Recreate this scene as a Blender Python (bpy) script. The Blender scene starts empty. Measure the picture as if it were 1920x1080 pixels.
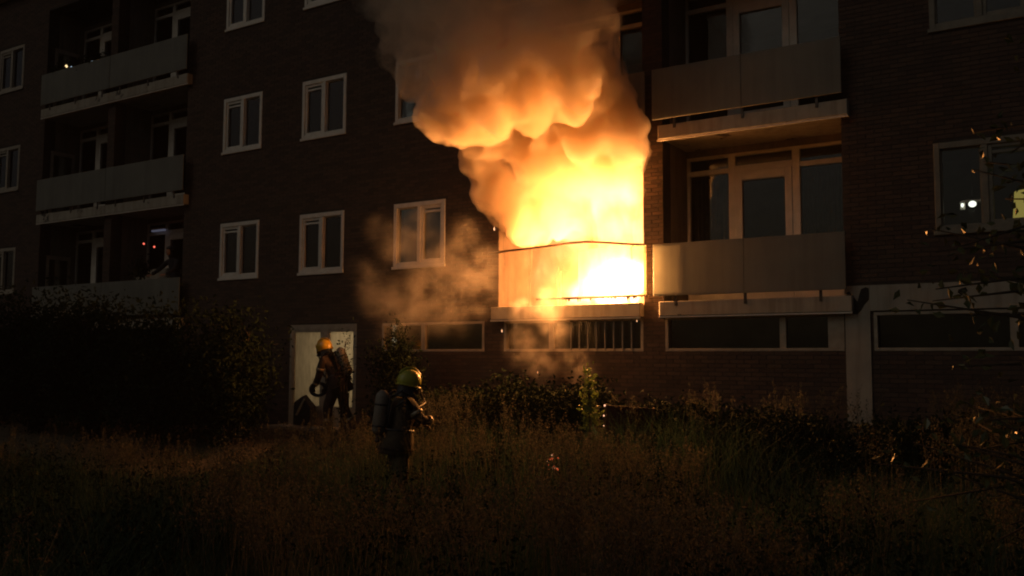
import bpy, bmesh, math, random
import numpy as np
from mathutils import Vector, Matrix, Euler, noise
random.seed(7); np.random.seed(7)
R = math.radians
SC = bpy.context.scene
COL = SC.collection

# ------------------------------------------------------------------ camera
cam_d = bpy.data.cameras.new('camera'); cam = bpy.data.objects.new('camera', cam_d); COL.objects.link(cam)
right = Vector((0.84330625, 0.53741721, 0.00416191)); up = Vector((0.03844569, -0.06804894, 0.99694096))
fwd = Vector((-0.53605644, 0.84056653, 0.07804747))
M = Matrix.Identity(4)
for i in range(3):
    M[i][0] = right[i]; M[i][1] = up[i]; M[i][2] = -fwd[i]
M[0][3], M[1][3], M[2][3] = 0.0, -13.1936, -1.6967
cam.matrix_world = M
cam_d.sensor_width = 36; cam_d.lens = 36 * 1715.8 / 1920
cam_d.clip_start = 0.05; cam_d.clip_end = 400
SC.camera = cam

# ------------------------------------------------------------------ night sky, faint moon
W = bpy.data.worlds.new('World'); SC.world = W; W.use_nodes = True
wn = W.node_tree; wn.nodes.clear()
sky = wn.nodes.new('ShaderNodeTexSky'); sky.sky_type = 'NISHITA'; sky.sun_disc = False
sky.sun_elevation = R(38); sky.sun_rotation = R(205); sky.air_density = 1.0; sky.dust_density = 6.0; sky.ozone_density = 0.3
bg = wn.nodes.new('ShaderNodeBackground'); bg.inputs['Strength'].default_value = SKY_STRENGTH = 0.0060
wo = wn.nodes.new('ShaderNodeOutputWorld')
wn.links.new(sky.outputs['Color'], bg.inputs['Color']); wn.links.new(bg.outputs[0], wo.inputs['Surface'])
moon_d = bpy.data.lights.new('moon', 'SUN'); moon_d.energy = 0.020; moon_d.angle = R(12); moon_d.color = (.84, 1, .88)
moon = bpy.data.objects.new('moon', moon_d); COL.objects.link(moon)
# light travels from behind-left of the camera, high up
moon.rotation_euler = Vector((0.42, 0.72, -0.62)).to_track_quat('-Z', 'Y').to_euler()

SC.view_settings.view_transform = 'Standard'; SC.view_settings.look = 'None'
SC.view_settings.exposure = 0; SC.view_settings.gamma = 1; SC.view_settings.use_curve_mapping = False
SC.render.engine = 'CYCLES'
cy = SC.cycles
cy.use_denoising = True; cy.filter_width = 2.0
cy.max_bounces = 10; cy.diffuse_bounces = 3; cy.glossy_bounces = 3; cy.transmission_bounces = 4
cy.transparent_max_bounces = 16; cy.volume_bounces = 10
cy.volume_step_rate = 0.5; cy.volume_max_steps = 256
cy.sample_clamp_indirect = 8; cy.caustics_reflective = False; cy.caustics_refractive = False

# ------------------------------------------------------------------ helpers
def tag(o, label=None, cat=None, group=None, kind=None):
    if label: o['label'] = label
    if cat: o['category'] = cat
    if group: o['group'] = group
    if kind: o['kind'] = kind
    return o
def empty(name, loc, rz=0.0):
    o = bpy.data.objects.new(name, None); COL.objects.link(o); o.location = loc; o.rotation_euler = (0, 0, rz)
    o.empty_display_size = .1
    return o
def link(name, me, parent=None, mat=None):
    o = bpy.data.objects.new(name, me); COL.objects.link(o)
    if mat is not None and not me.materials: me.materials.append(mat)
    if parent is not None:
        o.parent = parent
    return o
class MB:
    """collects shapes in world coordinates and links them as one mesh, origin at the parent's place"""
    def __init__(s): s.v = []; s.f = []; s.sm = []
    def add(s, vs, fs, smooth=False):
        n = len(s.v); s.v += [tuple(p) for p in vs]; s.f += [tuple(i + n for i in f) for f in fs]; s.sm += [smooth] * len(fs)
    def box(s, x0, x1, y0, y1, z0, z1, faces='xXyYzZ', bev=0.0):
        if bev > 0:
            b = bev
            # front (y0) edges bevelled frame: enough for trims seen from the front
            vs = [(x0, y0 + b, z0), (x1, y0 + b, z0), (x1, y0 + b, z1), (x0, y0 + b, z1),
                  (x0 + b, y0, z0 + b), (x1 - b, y0, z0 + b), (x1 - b, y0, z1 - b), (x0 + b, y0, z1 - b),
                  (x0, y1, z0), (x1, y1, z0), (x1, y1, z1), (x0, y1, z1)]
            fs = [(4, 5, 6, 7), (0, 1, 5, 4), (1, 2, 6, 5), (2, 3, 7, 6), (3, 0, 4, 7), (1, 9, 10, 2), (9, 8, 11, 10), (8, 0, 3, 11), (8, 9, 1, 0), (3, 2, 10, 11)]
            s.add(vs, fs); return s
        vs = [(x0, y0, z0), (x1, y0, z0), (x1, y1, z0), (x0, y1, z0), (x0, y0, z1), (x1, y0, z1), (x1, y1, z1), (x0, y1, z1)]
        F = {'z': (0, 3, 2, 1), 'Z': (4, 5, 6, 7), 'y': (0, 1, 5, 4), 'X': (1, 2, 6, 5), 'Y': (2, 3, 7, 6), 'x': (3, 0, 4, 7)}
        s.add(vs, [F[k] for k in faces]); return s
    def tube(s, pts, r, n=8, cap=True):
        pts = [Vector(p) for p in pts]; rs = r if isinstance(r, (list, tuple)) else [r] * len(pts)
        vs = []; 
        for i, p in enumerate(pts):
            d = (pts[min(i + 1, len(pts) - 1)] - pts[max(i - 1, 0)]).normalized()
            a = d.cross(Vector((0, 0, 1)));
            if a.length < 1e-3: a = d.cross(Vector((1, 0, 0)))
            a.normalize(); b = d.cross(a)
            for k in range(n):
                t = 2 * math.pi * k / n; vs.append(p + (a * math.cos(t) + b * math.sin(t)) * rs[i])
        fs = []
        for i in range(len(pts) - 1):
            for k in range(n):
                k2 = (k + 1) % n; fs.append((i * n + k, i * n + k2, (i + 1) * n + k2, (i + 1) * n + k))
        if cap:
            fs.append(tuple(range(n))[::-1]); fs.append(tuple((len(pts) - 1) * n + k for k in range(n)))
        s.add(vs, fs, True); return s
    def ball(s, c, rx, ry=None, rz=None, n=12, m=8, zmin=-1.0):
        ry = rx if ry is None else ry; rz = rx if rz is None else rz
        vs = []; fs = []
        for j in range(m + 1):
            ph = -math.pi / 2 + math.pi * j / m
            for k in range(n):
                t = 2 * math.pi * k / n
                vs.append((c[0] + rx * math.cos(ph) * math.cos(t), c[1] + ry * math.cos(ph) * math.sin(t), c[2] + rz * max(math.sin(ph), zmin)))
        for j in range(m):
            for k in range(n):
                k2 = (k + 1) % n; fs.append((j * n + k, j * n + k2, (j + 1) * n + k2, (j + 1) * n + k))
        s.add(vs, fs, True); return s
    def build(s, name, mat, parent=None, xf=None):
        me = bpy.data.meshes.new(name); 
        vs = s.v if xf is None else [tuple(xf @ Vector(p)) for p in s.v]
        me.from_pydata(vs, [], s.f)
        me.polygons.foreach_set('use_smooth', s.sm)
        me.materials.append(mat)
        o = bpy.data.objects.new(name, me); COL.objects.link(o)
        if parent is not None: o.parent = parent
        return o
def np_mesh(name, V, F, mat, parent=None, smooth=False, attr=None):
    """V (n,3), F (m,k) arrays, one mesh"""
    me = bpy.data.meshes.new(name)
    V = np.asarray(V, dtype=np.float32); F = np.asarray(F, dtype=np.int32); k = F.shape[1]
    me.vertices.add(len(V)); me.vertices.foreach_set('co', V.ravel())
    me.loops.add(F.size); me.loops.foreach_set('vertex_index', F.ravel())
    me.polygons.add(len(F)); me.polygons.foreach_set('loop_start', np.arange(0, F.size, k, dtype=np.int32))
    me.polygons.foreach_set('loop_total', np.full(len(F), k, dtype=np.int32))
    me.polygons.foreach_set('use_smooth', np.full(len(F), smooth))
    me.update(calc_edges=True); me.validate()
    me.materials.append(mat)
    o = bpy.data.objects.new(name, me); COL.objects.link(o)
    if parent is not None: o.parent = parent
    return o

# ------------------------------------------------------------------ materials
def new_mat(name):
    m = bpy.data.materials.new(name); m.use_nodes = True
    nt = m.node_tree; nt.nodes.clear()
    out = nt.nodes.new('ShaderNodeOutputMaterial')
    return m, nt, out
def N(nt, t, **kw):
    n = nt.nodes.new(t)
    for k, v in kw.items():
        if k in n.inputs.keys() if hasattr(n.inputs, 'keys') else False: n.inputs[k].default_value = v
        else: setattr(n, k, v)
    return n
def ramp(nt, src, stops):
    r = nt.nodes.new('ShaderNodeValToRGB'); e = r.color_ramp.elements
    e[0].position, e[0].color = stops[0][0], (*stops[0][1], 1)
    e[1].position, e[1].color = stops[-1][0], (*stops[-1][1], 1)
    for p, c_ in stops[1:-1]:
        x = e.new(p); x.color = (*c_, 1)
    nt.links.new(src, r.inputs[0]); return r.outputs[0]
def noise_tex(nt, scale, detail=4, rough=.55, coord='Object', vec=None, dist=0.0):
    n = nt.nodes.new('ShaderNodeTexNoise'); n.inputs['Scale'].default_value = scale; n.inputs['Detail'].default_value = detail
    n.inputs['Roughness'].default_value = rough; n.inputs['Distortion'].default_value = dist
    if vec is None:
        tc = nt.nodes.new('ShaderNodeTexCoord'); vec = tc.outputs[coord]
    nt.links.new(vec, n.inputs['Vector']); return n
def math_n(nt, op, a, b=None, clamp=False):
    n = nt.nodes.new('ShaderNodeMath'); n.operation = op; n.use_clamp = clamp
    for i, x in enumerate((a, b)):
        if x is None: continue
        if isinstance(x, (int, float)): n.inputs[i].default_value = x
        else: nt.links.new(x, n.inputs[i])
    return n.outputs[0]
def surf(name, c1, c2=None, scale=6, rough=.7, rough2=None, bump=0.0, bscale=40, spec=.3, metal=0.0, stops=None, sheen=0.0):
    m, nt, out = new_mat(name)
    b = nt.nodes.new('ShaderNodeBsdfPrincipled')
    b.inputs['Roughness'].default_value = rough; b.inputs['Metallic'].default_value = metal
    b.inputs['Specular IOR Level'].default_value = spec
    c2 = c2 or tuple(x * .75 for x in c1)
    n = noise_tex(nt, scale, 6, .6)
    nt.links.new(ramp(nt, n.outputs[0], stops or [(.35, c1), (.68, c2)]), b.inputs['Base Color'])
    if rough2 is not None:
        mr = nt.nodes.new('ShaderNodeMapRange'); mr.inputs[3].default_value = rough; mr.inputs[4].default_value = rough2
        nt.links.new(n.outputs[0], mr.inputs[0]); nt.links.new(mr.outputs[0], b.inputs['Roughness'])
    if bump:
        n2 = noise_tex(nt, bscale, 5, .6); bp = nt.nodes.new('ShaderNodeBump'); bp.inputs['Strength'].default_value = bump; bp.inputs['Distance'].default_value = .02
        nt.links.new(n2.outputs[0], bp.inputs['Height']); nt.links.new(bp.outputs[0], b.inputs['Normal'])
    nt.links.new(b.outputs[0], out.inputs['Surface'])
    return m
def island_mat(name, stops, rough=.85, spec=.25, bump=.35, trans=0.0, tip=None):
    """colour differs from piece to piece (random per mesh island / per object)"""
    m, nt, out = new_mat(name)
    b = nt.nodes.new('ShaderNodeBsdfPrincipled'); b.inputs['Roughness'].default_value = rough; b.inputs['Specular IOR Level'].default_value = spec
    g = nt.nodes.new('ShaderNodeNewGeometry'); oi = nt.nodes.new('ShaderNodeObjectInfo')
    s = math_n(nt, 'ADD', g.outputs['Random Per Island'], oi.outputs['Random']); s = math_n(nt, 'FRACT', s)
    n = noise_tex(nt, 2.3, 4)
    s2 = math_n(nt, 'MULTIPLY', n.outputs[0], .5); s3 = math_n(nt, 'MULTIPLY', s, .62); s4 = math_n(nt, 'ADD', s2, s3)
    col = ramp(nt, s4, stops)
    nt.links.new(col, b.inputs['Base Color'])
    if bump:
        n2 = noise_tex(nt, 90, 4, .65); bp = nt.nodes.new('ShaderNodeBump'); bp.inputs['Strength'].default_value = bump; bp.inputs['Distance'].default_value = .006
        nt.links.new(n2.outputs[0], bp.inputs['Height']); nt.links.new(bp.outputs[0], b.inputs['Normal'])
    last = b.outputs[0]
    if trans:
        t = nt.nodes.new('ShaderNodeBsdfTranslucent'); nt.links.new(col, t.inputs[0])
        mx = nt.nodes.new('ShaderNodeMixShader'); mx.inputs[0].default_value = trans
        nt.links.new(last, mx.inputs[1]); nt.links.new(t.outputs[0], mx.inputs[2]); last = mx.outputs[0]
    nt.links.new(last, out.inputs['Surface'])
    return m
def emit(name, col, s):
    m, nt, out = new_mat(name); e = nt.nodes.new('ShaderNodeEmission'); e.inputs[0].default_value = (*col, 1); e.inputs[1].default_value = s
    nt.links.new(e.outputs[0], out.inputs['Surface']); return m

m_brick = island_mat('brick', [(.1, (.056, .043, .036)), (.45, (.076, .053, .043)), (.75, (.10, .068, .052)), (1, (.070, .055, .048))], bump=.5)
m_mortar = surf('mortar', (.066, .056, .048), (.046, .040, .035), 9, .95, bump=.5, bscale=120)
def concrete_mat(name, c1, c2, patch=.58, pc=(.075, .068, .06)):
    m, nt, out = new_mat(name); b = nt.nodes.new('ShaderNodeBsdfPrincipled'); b.inputs['Roughness'].default_value = .85; b.inputs['Specular IOR Level'].default_value = .25
    tc = nt.nodes.new('ShaderNodeTexCoord')
    n = noise_tex(nt, 3.1, 8, .62, vec=tc.outputs['Object']); n3 = noise_tex(nt, 1.5, 9, .68, vec=tc.outputs['Object'])
    mp = nt.nodes.new('ShaderNodeMapping'); mp.inputs['Scale'].default_value = (9, 9, .7); nt.links.new(tc.outputs['Object'], mp.inputs[0])
    st = noise_tex(nt, 1.0, 5, .6, vec=mp.outputs[0])
    base = ramp(nt, n.outputs[0], [(.3, c1), (.7, c2)])
    streak = ramp(nt, st.outputs[0], [(.45, (1, 1, 1)), (.75, (.62, .58, .52))])
    mul = nt.nodes.new('ShaderNodeMix'); mul.data_type = 'RGBA'; mul.blend_type = 'MULTIPLY'; mul.inputs[0].default_value = .8
    nt.links.new(base, mul.inputs[6]); nt.links.new(streak, mul.inputs[7])
    mk = ramp(nt, n3.outputs[0], [(patch, (0, 0, 0)), (patch + .02, (1, 1, 1))])
    mx = nt.nodes.new('ShaderNodeMix'); mx.data_type = 'RGBA'; mx.inputs[7].default_value = (*pc, 1)
    nt.links.new(mk, mx.inputs[0]); nt.links.new(mul.outputs[2], mx.inputs[6]); nt.links.new(mx.outputs[2], b.inputs['Base Color'])
    bp = nt.nodes.new('ShaderNodeBump'); bp.inputs['Strength'].default_value = .5; bp.inputs['Distance'].default_value = .01
    inv = math_n(nt, 'SUBTRACT', n.outputs[0], mk); nt.links.new(inv, bp.inputs['Height']); nt.links.new(bp.outputs[0], b.inputs['Normal'])
    nt.links.new(b.outputs[0], out.inputs['Surface']); return m
m_slab = concrete_mat('painted_concrete', (.46, .42, .34), (.36, .32, .26), .60)
m_beam = concrete_mat('beam_concrete', (.42, .38, .31), (.33, .30, .25), .70)
m_soffit = concrete_mat('soffit_plaster', (.30, .27, .22), (.24, .21, .17), .68)
m_soot = concrete_mat('sooty_plaster', (.075, .052, .034), (.055, .037, .024), .72, (.035, .024, .016))
m_soot_back = surf('heavy_soot', (.030, .019, .011), (.014, .010, .007), 2.2, .9, bump=.4)
m_inwall = concrete_mat('balcony_plaster', (.26, .22, .17), (.19, .165, .13), .75)
m_white = surf('white_joinery_paint', (.78, .73, .64), (.66, .61, .52), 5, .45, bump=.08, spec=.4)
m_white_old = surf('weathered_joinery_paint', (.42, .37, .29), (.30, .26, .20), 7, .5, bump=.15, spec=.35)
m_char = surf('charred_wood', (.045, .028, .018), (.10, .06, .035), 7, .9, bump=.6, bscale=50)
m_steel = surf('dark_steel', (.06, .05, .045), (.10, .08, .065), 12, .45, metal=.6, spec=.5, bump=.1)
m_grating = surf('galvanised_bars', (.30, .29, .26), (.22, .21, .19), 12, .5, metal=.4)
m_room = surf('room_plaster', (.16, .15, .13), (.11, .10, .09), 2, .9)
m_curtain = surf('grey_curtain_cloth', (.15, .16, .165), (.09, .10, .11), 3, .9, bump=.2, bscale=200)
m_curtain_b = surf('brown_curtain_cloth', (.16, .12, .09), (.10, .075, .06), 3, .9, bump=.2, bscale=200)
def panel_mat(name, c1, c2, trans, clear):
    m, nt, out = new_mat(name)
    n = noise_tex(nt, 1.6, 7, .6); tc = nt.nodes.new('ShaderNodeTexCoord')
    mp = nt.nodes.new('ShaderNodeMapping'); mp.inputs['Scale'].default_value = (7, 7, .5); nt.links.new(tc.outputs['Object'], mp.inputs[0])
    st = noise_tex(nt, 1.0, 5, .6, vec=mp.outputs[0])
    col = ramp(nt, math_n(nt, 'ADD', math_n(nt, 'MULTIPLY', n.outputs[0], .5), math_n(nt, 'MULTIPLY', st.outputs[0], .5)), [(.35, c1), (.65, c2)])
    b = nt.nodes.new('ShaderNodeBsdfPrincipled'); b.inputs['Roughness'].default_value = .55; b.inputs['Specular IOR Level'].default_value = .25; nt.links.new(col, b.inputs['Base Color'])
    t = nt.nodes.new('ShaderNodeBsdfTranslucent'); nt.links.new(col, t.inputs[0])
    mx = nt.nodes.new('ShaderNodeMixShader'); mx.inputs[0].default_value = trans; nt.links.new(b.outputs[0], mx.inputs[1]); nt.links.new(t.outputs[0], mx.inputs[2])
    last = mx.outputs[0]
    if clear:
        tr = nt.nodes.new('ShaderNodeBsdfTransparent'); tr.inputs[0].default_value = (1, .96, .86, 1)
        m2 = nt.nodes.new('ShaderNodeMixShader'); nt.links.new(last, m2.inputs[1]); nt.links.new(tr.outputs[0], m2.inputs[2])
        m2.inputs[0].default_value = clear; last = m2.outputs[0]
    nt.links.new(last, out.inputs['Surface']); return m
m_panel = panel_mat('milky_balcony_sheet', (.42, .42, .37), (.32, .32, .28), .52, 0)
m_panel_hot = panel_mat('heat_cleared_sheet', (.45, .40, .30), (.30, .24, .16), .6, .82)
def glass_mat():
    m, nt, out = new_mat('window_glass')
    g = nt.nodes.new('ShaderNodeBsdfGlossy'); g.inputs['Roughness'].default_value = .03; g.inputs['Color'].default_value = (.9, .95, 1, 1)
    t = nt.nodes.new('ShaderNodeBsdfTransparent'); t.inputs[0].default_value = (.80, .84, .80, 1)
    fr = nt.nodes.new('ShaderNodeFresnel'); fr.inputs[0].default_value = 1.5
    n = noise_tex(nt, 1.3, 2); bp = nt.nodes.new('ShaderNodeBump'); bp.inputs['Strength'].default_value = .04; bp.inputs['Distance'].default_value = .05
    nt.links.new(n.outputs[0], bp.inputs['Height']); nt.links.new(bp.outputs[0], g.inputs['Normal']); nt.links.new(bp.outputs[0], fr.inputs['Normal'])
    mx = nt.nodes.new('ShaderNodeMixShader'); nt.links.new(math_n(nt, 'MULTIPLY', fr.outputs[0], 1.1, True), mx.inputs[0])
    nt.links.new(t.outputs[0], mx.inputs[1]); nt.links.new(g.outputs[0], mx.inputs[2]); nt.links.new(mx.outputs[0], out.inputs['Surface']); return m
m_glass = glass_mat()
def frosted():
    m, nt, out = new_mat('frosted_door_glass')
    t = nt.nodes.new('ShaderNodeBsdfTranslucent'); d = nt.nodes.new('ShaderNodeBsdfPrincipled'); d.inputs['Roughness'].default_value = .35
    tc = nt.nodes.new('ShaderNodeTexCoord'); mp = nt.nodes.new('ShaderNodeMapping'); mp.inputs['Scale'].default_value = (14, 14, 2.5); nt.links.new(tc.outputs['Object'], mp.inputs[0])
    n = noise_tex(nt, 1.4, 6, .7, vec=mp.outputs[0])
    col = ramp(nt, n.outputs[0], [(.3, (.42, .38, .29)), (.62, (.60, .55, .44)), (.8, (.75, .70, .58))])
    nt.links.new(col, t.inputs[0]); nt.links.new(col, d.inputs['Base Color'])
    mx = nt.nodes.new('ShaderNodeMixShader'); mx.inputs[0].default_value = .55; nt.links.new(d.outputs[0], mx.inputs[1]); nt.links.new(t.outputs[0], mx.inputs[2])
    nt.links.new(mx.outputs[0], out.inputs['Surface']); return m
m_frost = frosted()

# ================================================================== THE BUILDING
H = 2.75
bld = empty('apartment_block', (0, 0, 0))
tag(bld, 'dark brick apartment block with recessed balconies and a burning middle balcony', 'building')
ZB, ZT = -3.55, 8.10
XL, XR = -31.0, 5.0
WINS = [(-25.165, 0), (-15.912, 1), (-13.521, 2), (-11.056, 3), (-1.739, 4), (1.30, 5), (-28.3, 6)]
WW, WH = 1.205, 1.208
BAYS = [(-22.86, -20.12), (-19.84, -17.16), (-8.70, -5.96), (-5.62, -2.92)]
GF = [(-11.30, -8.98, (.42,)), (-8.57, -5.97, (.36,)), (-5.60, -2.94, (.68,)), (-2.55, .35, (.58,))]
DOOR = (-13.72, -11.94, -3.0, -1.02)
OPEN = []
for x, i in WINS:
    for r in range(3): OPEN.append((x, x + WW, r * H, r * H + WH))
for a, b in BAYS: OPEN.append((a, b, -1.02, 7.40))
for a, b, _ in GF: OPEN.append((a, b, -1.56, -1.03))
OPEN.append(DOOR)
# places where the facade is concrete instead of brick (pillar and beam right of the balconies)
CONC = [(-2.92, -2.59, -3.55, -.66), (-2.59, 5.0, -1.01, -.66)]
def cells(opens, x0, x1, z0, z1):
    xs = sorted({x0, x1, *[v for o in opens for v in o[:2] if x0 < v < x1]})
    for a, b in zip(xs, xs[1:]):
        if b - a < 1e-4: continue
        mid = (a + b) / 2; cuts = sorted([(o[2], o[3]) for o in opens if o[0] < mid < o[1]]); z = z0
        for c0, c1 in cuts:
            if c0 > z: yield a, b, z, min(c0, z1)
            z = max(z, c1)
        if z < z1: yield a, b, z, z1
wall = MB()
for a, b, c0, c1 in cells(OPEN + CONC, XL, XR, ZB, ZT): wall.box(a, b, .0045, .30, c0, c1)
wall.build('mortar_wall', m_mortar, bld)

# bricks: running bond, clipped at the openings; those beside the fire are parts, the rest one part
COURSE, BL, BH, JN = .0625, .210, .0515, .012
def course_segments(k):
    z = ZB + k * COURSE; zc = z + BH / 2; off = 0 if k % 2 else -.111
    blocks = sorted([(o[0], o[1]) for o in OPEN + CONC if o[2] - .02 < zc < o[3] + .02])
    x = XL + off
    while x < XR:
        a, b = max(x, XL), min(x + BL, XR); x += BL + JN
        segs = [(a, b)]
        for u, w in blocks:
            nxt = []
            for s0, s1 in segs:
                if w <= s0 or u >= s1: nxt.append((s0, s1)); continue
                if u > s0: nxt.append((s0, u - .001))
                if w < s1: nxt.append((w + .001, s1))
            segs = nxt
        for s0, s1 in segs:
            if s1 - s0 > .03: yield s0, s1, z
V, F = [], []; single = {}; n_single = 0
rng = random.Random(3)
near = []
for k in range(int((ZT - ZB) / COURSE)):
    for a, b, z in course_segments(k):
        xm = (a + b) / 2; y = -rng.random() * .0022
        pier = -5.96 < xm < -5.62 and -1.0 < z < 1.8
        side = -9.45 < xm < -8.70 and -.95 < z < 1.75
        if (pier or side) and len(near) < 296: near.append((a, b, y, z)); continue
        n = len(V); V += [(a, y, z), (b, y, z), (b, y, z + BH), (a, y, z + BH), (a, .012, z), (b, .012, z), (b, .012, z + BH), (a, .012, z + BH)]
        F += [(n, n + 1, n + 2, n + 3), (n + 1, n + 5, n + 6, n + 2), (n + 4, n, n + 3, n + 7), (n + 3, n + 2, n + 6, n + 7), (n + 4, n + 5, n + 1, n)]
bw = np_mesh('brickwork', V, F, m_brick, bld); bw['kind'] = 'stuff'
for a, b, y, z in near:
    w = round(b - a, 2)
    if w not in single:
        q = MB(); h = w / 2 - .0005; q.box(-h, h, 0, .014, 0, BH, 'xXyzZ', bev=.0035)
        me = bpy.data.meshes.new('brick'); me.from_pydata(q.v, [], q.f); me.materials.append(m_brick); single[w] = me
    o = bpy.data.objects.new('brick', single[w]); COL.objects.link(o); o.parent = bld; o.location = ((a + b) / 2, y, z)

# concrete pillar, beam, roof edge
MB().box(-2.92, -2.59, -.03, .30, ZB, -.66).build('pillar', m_beam, bld)
MB().box(-2.588, 5.0, -.028, .30, -1.01, -.66).build('beam', m_beam, bld)
m_peeled = surf('dark_bare_concrete', (.03, .028, .025), (.02, .018, .016), 9, .8)  # dark spots where paint has peeled off the concrete
def peeled(name, pts, y=-.032):
    """thin dark patch of peeled paint with an uneven outline"""
    n = len(pts); q = MB(); q.add([(x, y, z) for x, z in pts] + [(x, y + .0035, z) for x, z in pts], [tuple(range(n))] + [(i, n + i, n + (i + 1) % n, (i + 1) % n) for i in range(n)])
    q.build(name, m_peeled, bld)
peeled('peeled_patch', [(-2.83, -1.04), (-2.76, -1.06), (-2.70, -1.0), (-2.66, -.93), (-2.60, -.86), (-2.595, -.78), (-2.60, -.70), (-2.64, -.685), (-2.70, -.71), (-2.73, -.80), (-2.75, -.88), (-2.80, -.82), (-2.85, -.74), (-2.89, -.75), (-2.905, -.86), (-2.88, -.97)])
peeled('peeled_patch', [(-1.50, -.80), (-1.46, -.83), (-1.41, -.82), (-1.38, -.78), (-1.40, -.73), (-1.45, -.745), (-1.49, -.76)], -.030)
MB().box(XL - .2, XR + .2, -.25, 8.6, ZT, ZT + .3).build('roof', m_slab, bld)
# body behind the facade: side walls, back wall, floors
MB().box(XL, XR, 8.2, 8.4, ZB, ZT).box(XL - .2, XL, 0, 8.4, ZB, ZT).box(XR, XR + .2, 0, 8.4, ZB, ZT).build('rear_walls', m_mortar, bld)
fl = MB()
for r in range(-1, 4):
    fl.box(XL, XR, 1.12, 8.2, r * H - 1.01, r * H - .82)
    # short floor between facade and y=1.12 away from the balconies
    xs = [XL] + [v for b_ in BAYS for v in (b_[0] - .14, b_[1] + .14)] + [XR]
    if r >= 0:
        for a, b in ((XL, -23.0), (-17.02, -8.84), (-2.78, XR)): fl.box(a, b, .30, 1.12, r * H - 1.01, r * H - .82)
fl.build('floor_slab', m_room, bld)
# partitions inside (rooms)
pa = MB()
for x in (-26.5, -23.0, -17.0, -14.6, -12.0, -8.9, -5.8, -2.78, .4):
    pa.box(x - .05, x + .05, 1.13, 8.2, (-3.4 if x != -12.0 else -.9), ZT - .01)
for x in (-14.3, -12.0, -9.4): pa.box(x - .05, x + .05, .301, 1.12, -.8, ZT - .02)
pa.box(XL, XR, 4.0, 4.1, -3.4, ZT - .03)
pa.build('partition', m_room, bld)

m_white_dark = surf('dark_joinery_paint', (.25, .23, .18), (.17, .155, .125), 7, .55, bump=.15, spec=.3)  # darker joinery paint for the right-hand window columns
# ------------------------------------------------------------------ windows of the facade
def make_window(x, z, flip=False, m_white=m_white):
    w = MB(); x1, z1 = x + WW, z + WH; f = .075; y0, y1 = -.012, .12
    w.box(x, x + f, y0, y1, z, z1, bev=.006).box(x1 - f, x1, y0, y1, z, z1, bev=.006)
    w.box(x + f, x1 - f, y0, y1, z1 - f - .01, z1, bev=.006).box(x + f, x1 - f, y0, y1, z, z + f + .01, bev=.006)
    xm = x + WW / 2; w.box(xm - .04, xm + .04, y0 + .002, y1, z + f + .01, z1 - f - .01, bev=.005)
    win = w.build('window', m_white, bld)
    MB().box(x - .02, x1 + .02, -.035, -.0125, z - .03, z + .022, bev=.005).build('sill', m_white, win)
    for j, (a, b) in enumerate(((x + f, xm - .04), (xm + .04, x1 - f))):
        s = MB(); t = .045; opening = (j == 0) != flip
        zt = z1 - f - .01; zb = z + f + .01; yy = .012 if opening else .03
        tt = .05 if opening else .02
        s.box(a, a + tt, yy, .09, zb, zt, bev=.004).box(b - tt, b, yy, .09, zb, zt, bev=.004)
        s.box(a + tt, b - tt, yy, .09, zt - tt, zt, bev=.004).box(a + tt, b - tt, yy, .09, zb, zb + tt, bev=.004)
        if opening: s.box(a + tt, b - tt, yy + .012, .08, zt - tt - .075, zt - tt - .035, bev=.004)   # vent strip
        sa = s.build('sash', m_white, win)
        MB().box(a + tt, b - tt, .055, .061, zb + tt, zt - tt).build('pane', m_glass, win)
    return win
for x, i in WINS:
    for r in range(3): make_window(x, r * H, flip=(i in (3, 4)), m_white=(m_white_dark if i in (4, 5) else m_white_old if i in (0, 6) else m_white))

# ------------------------------------------------------------------ ground floor strip windows
for gi, (a, b, splits) in enumerate(GF):
    w = MB(); z0, z1, y0, y1 = -1.56, -1.03, -.008, .10; f = .045
    w.box(a, b, y0, y1, z0, z0 + f, bev=.005).box(a, b, y0, y1, z1 - f, z1, bev=.005)
    w.box(a, a + f, y0 + .001, y1, z0 + f, z1 - f).box(b - f, b, y0 + .001, y1, z0 + f, z1 - f)
    cuts = [a + f] + [a + (b - a) * s_ for s_ in splits] + [b - f]
    for c_ in cuts[1:-1]: w.box(c_ - .045, c_ + .045, y0 + .001, y1, z0 + f, z1 - f)
    if gi == 2: w.box(b - .22, b - f - .001, y0 + .002, y1, z0 + f, z1 - f)
    win = w.build('strip_window', m_white_old, bld)
    for c0, c1 in zip(cuts, cuts[1:]): MB().box(c0 + .03, c1 - .03, .05, .056, z0 + f, z1 - f).build('pane', m_glass, win)
    if gi == 1:
        x = -7.25
        while x < -6.05:
            MB().box(x - .008, x + .008, -.03, -.014, z0 + .02, z1 - .02).build('bar', m_grating, win); x += .155
    MB().box(a, b, .42, .44, z0, z1).build('blind', m_room, win)

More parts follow.
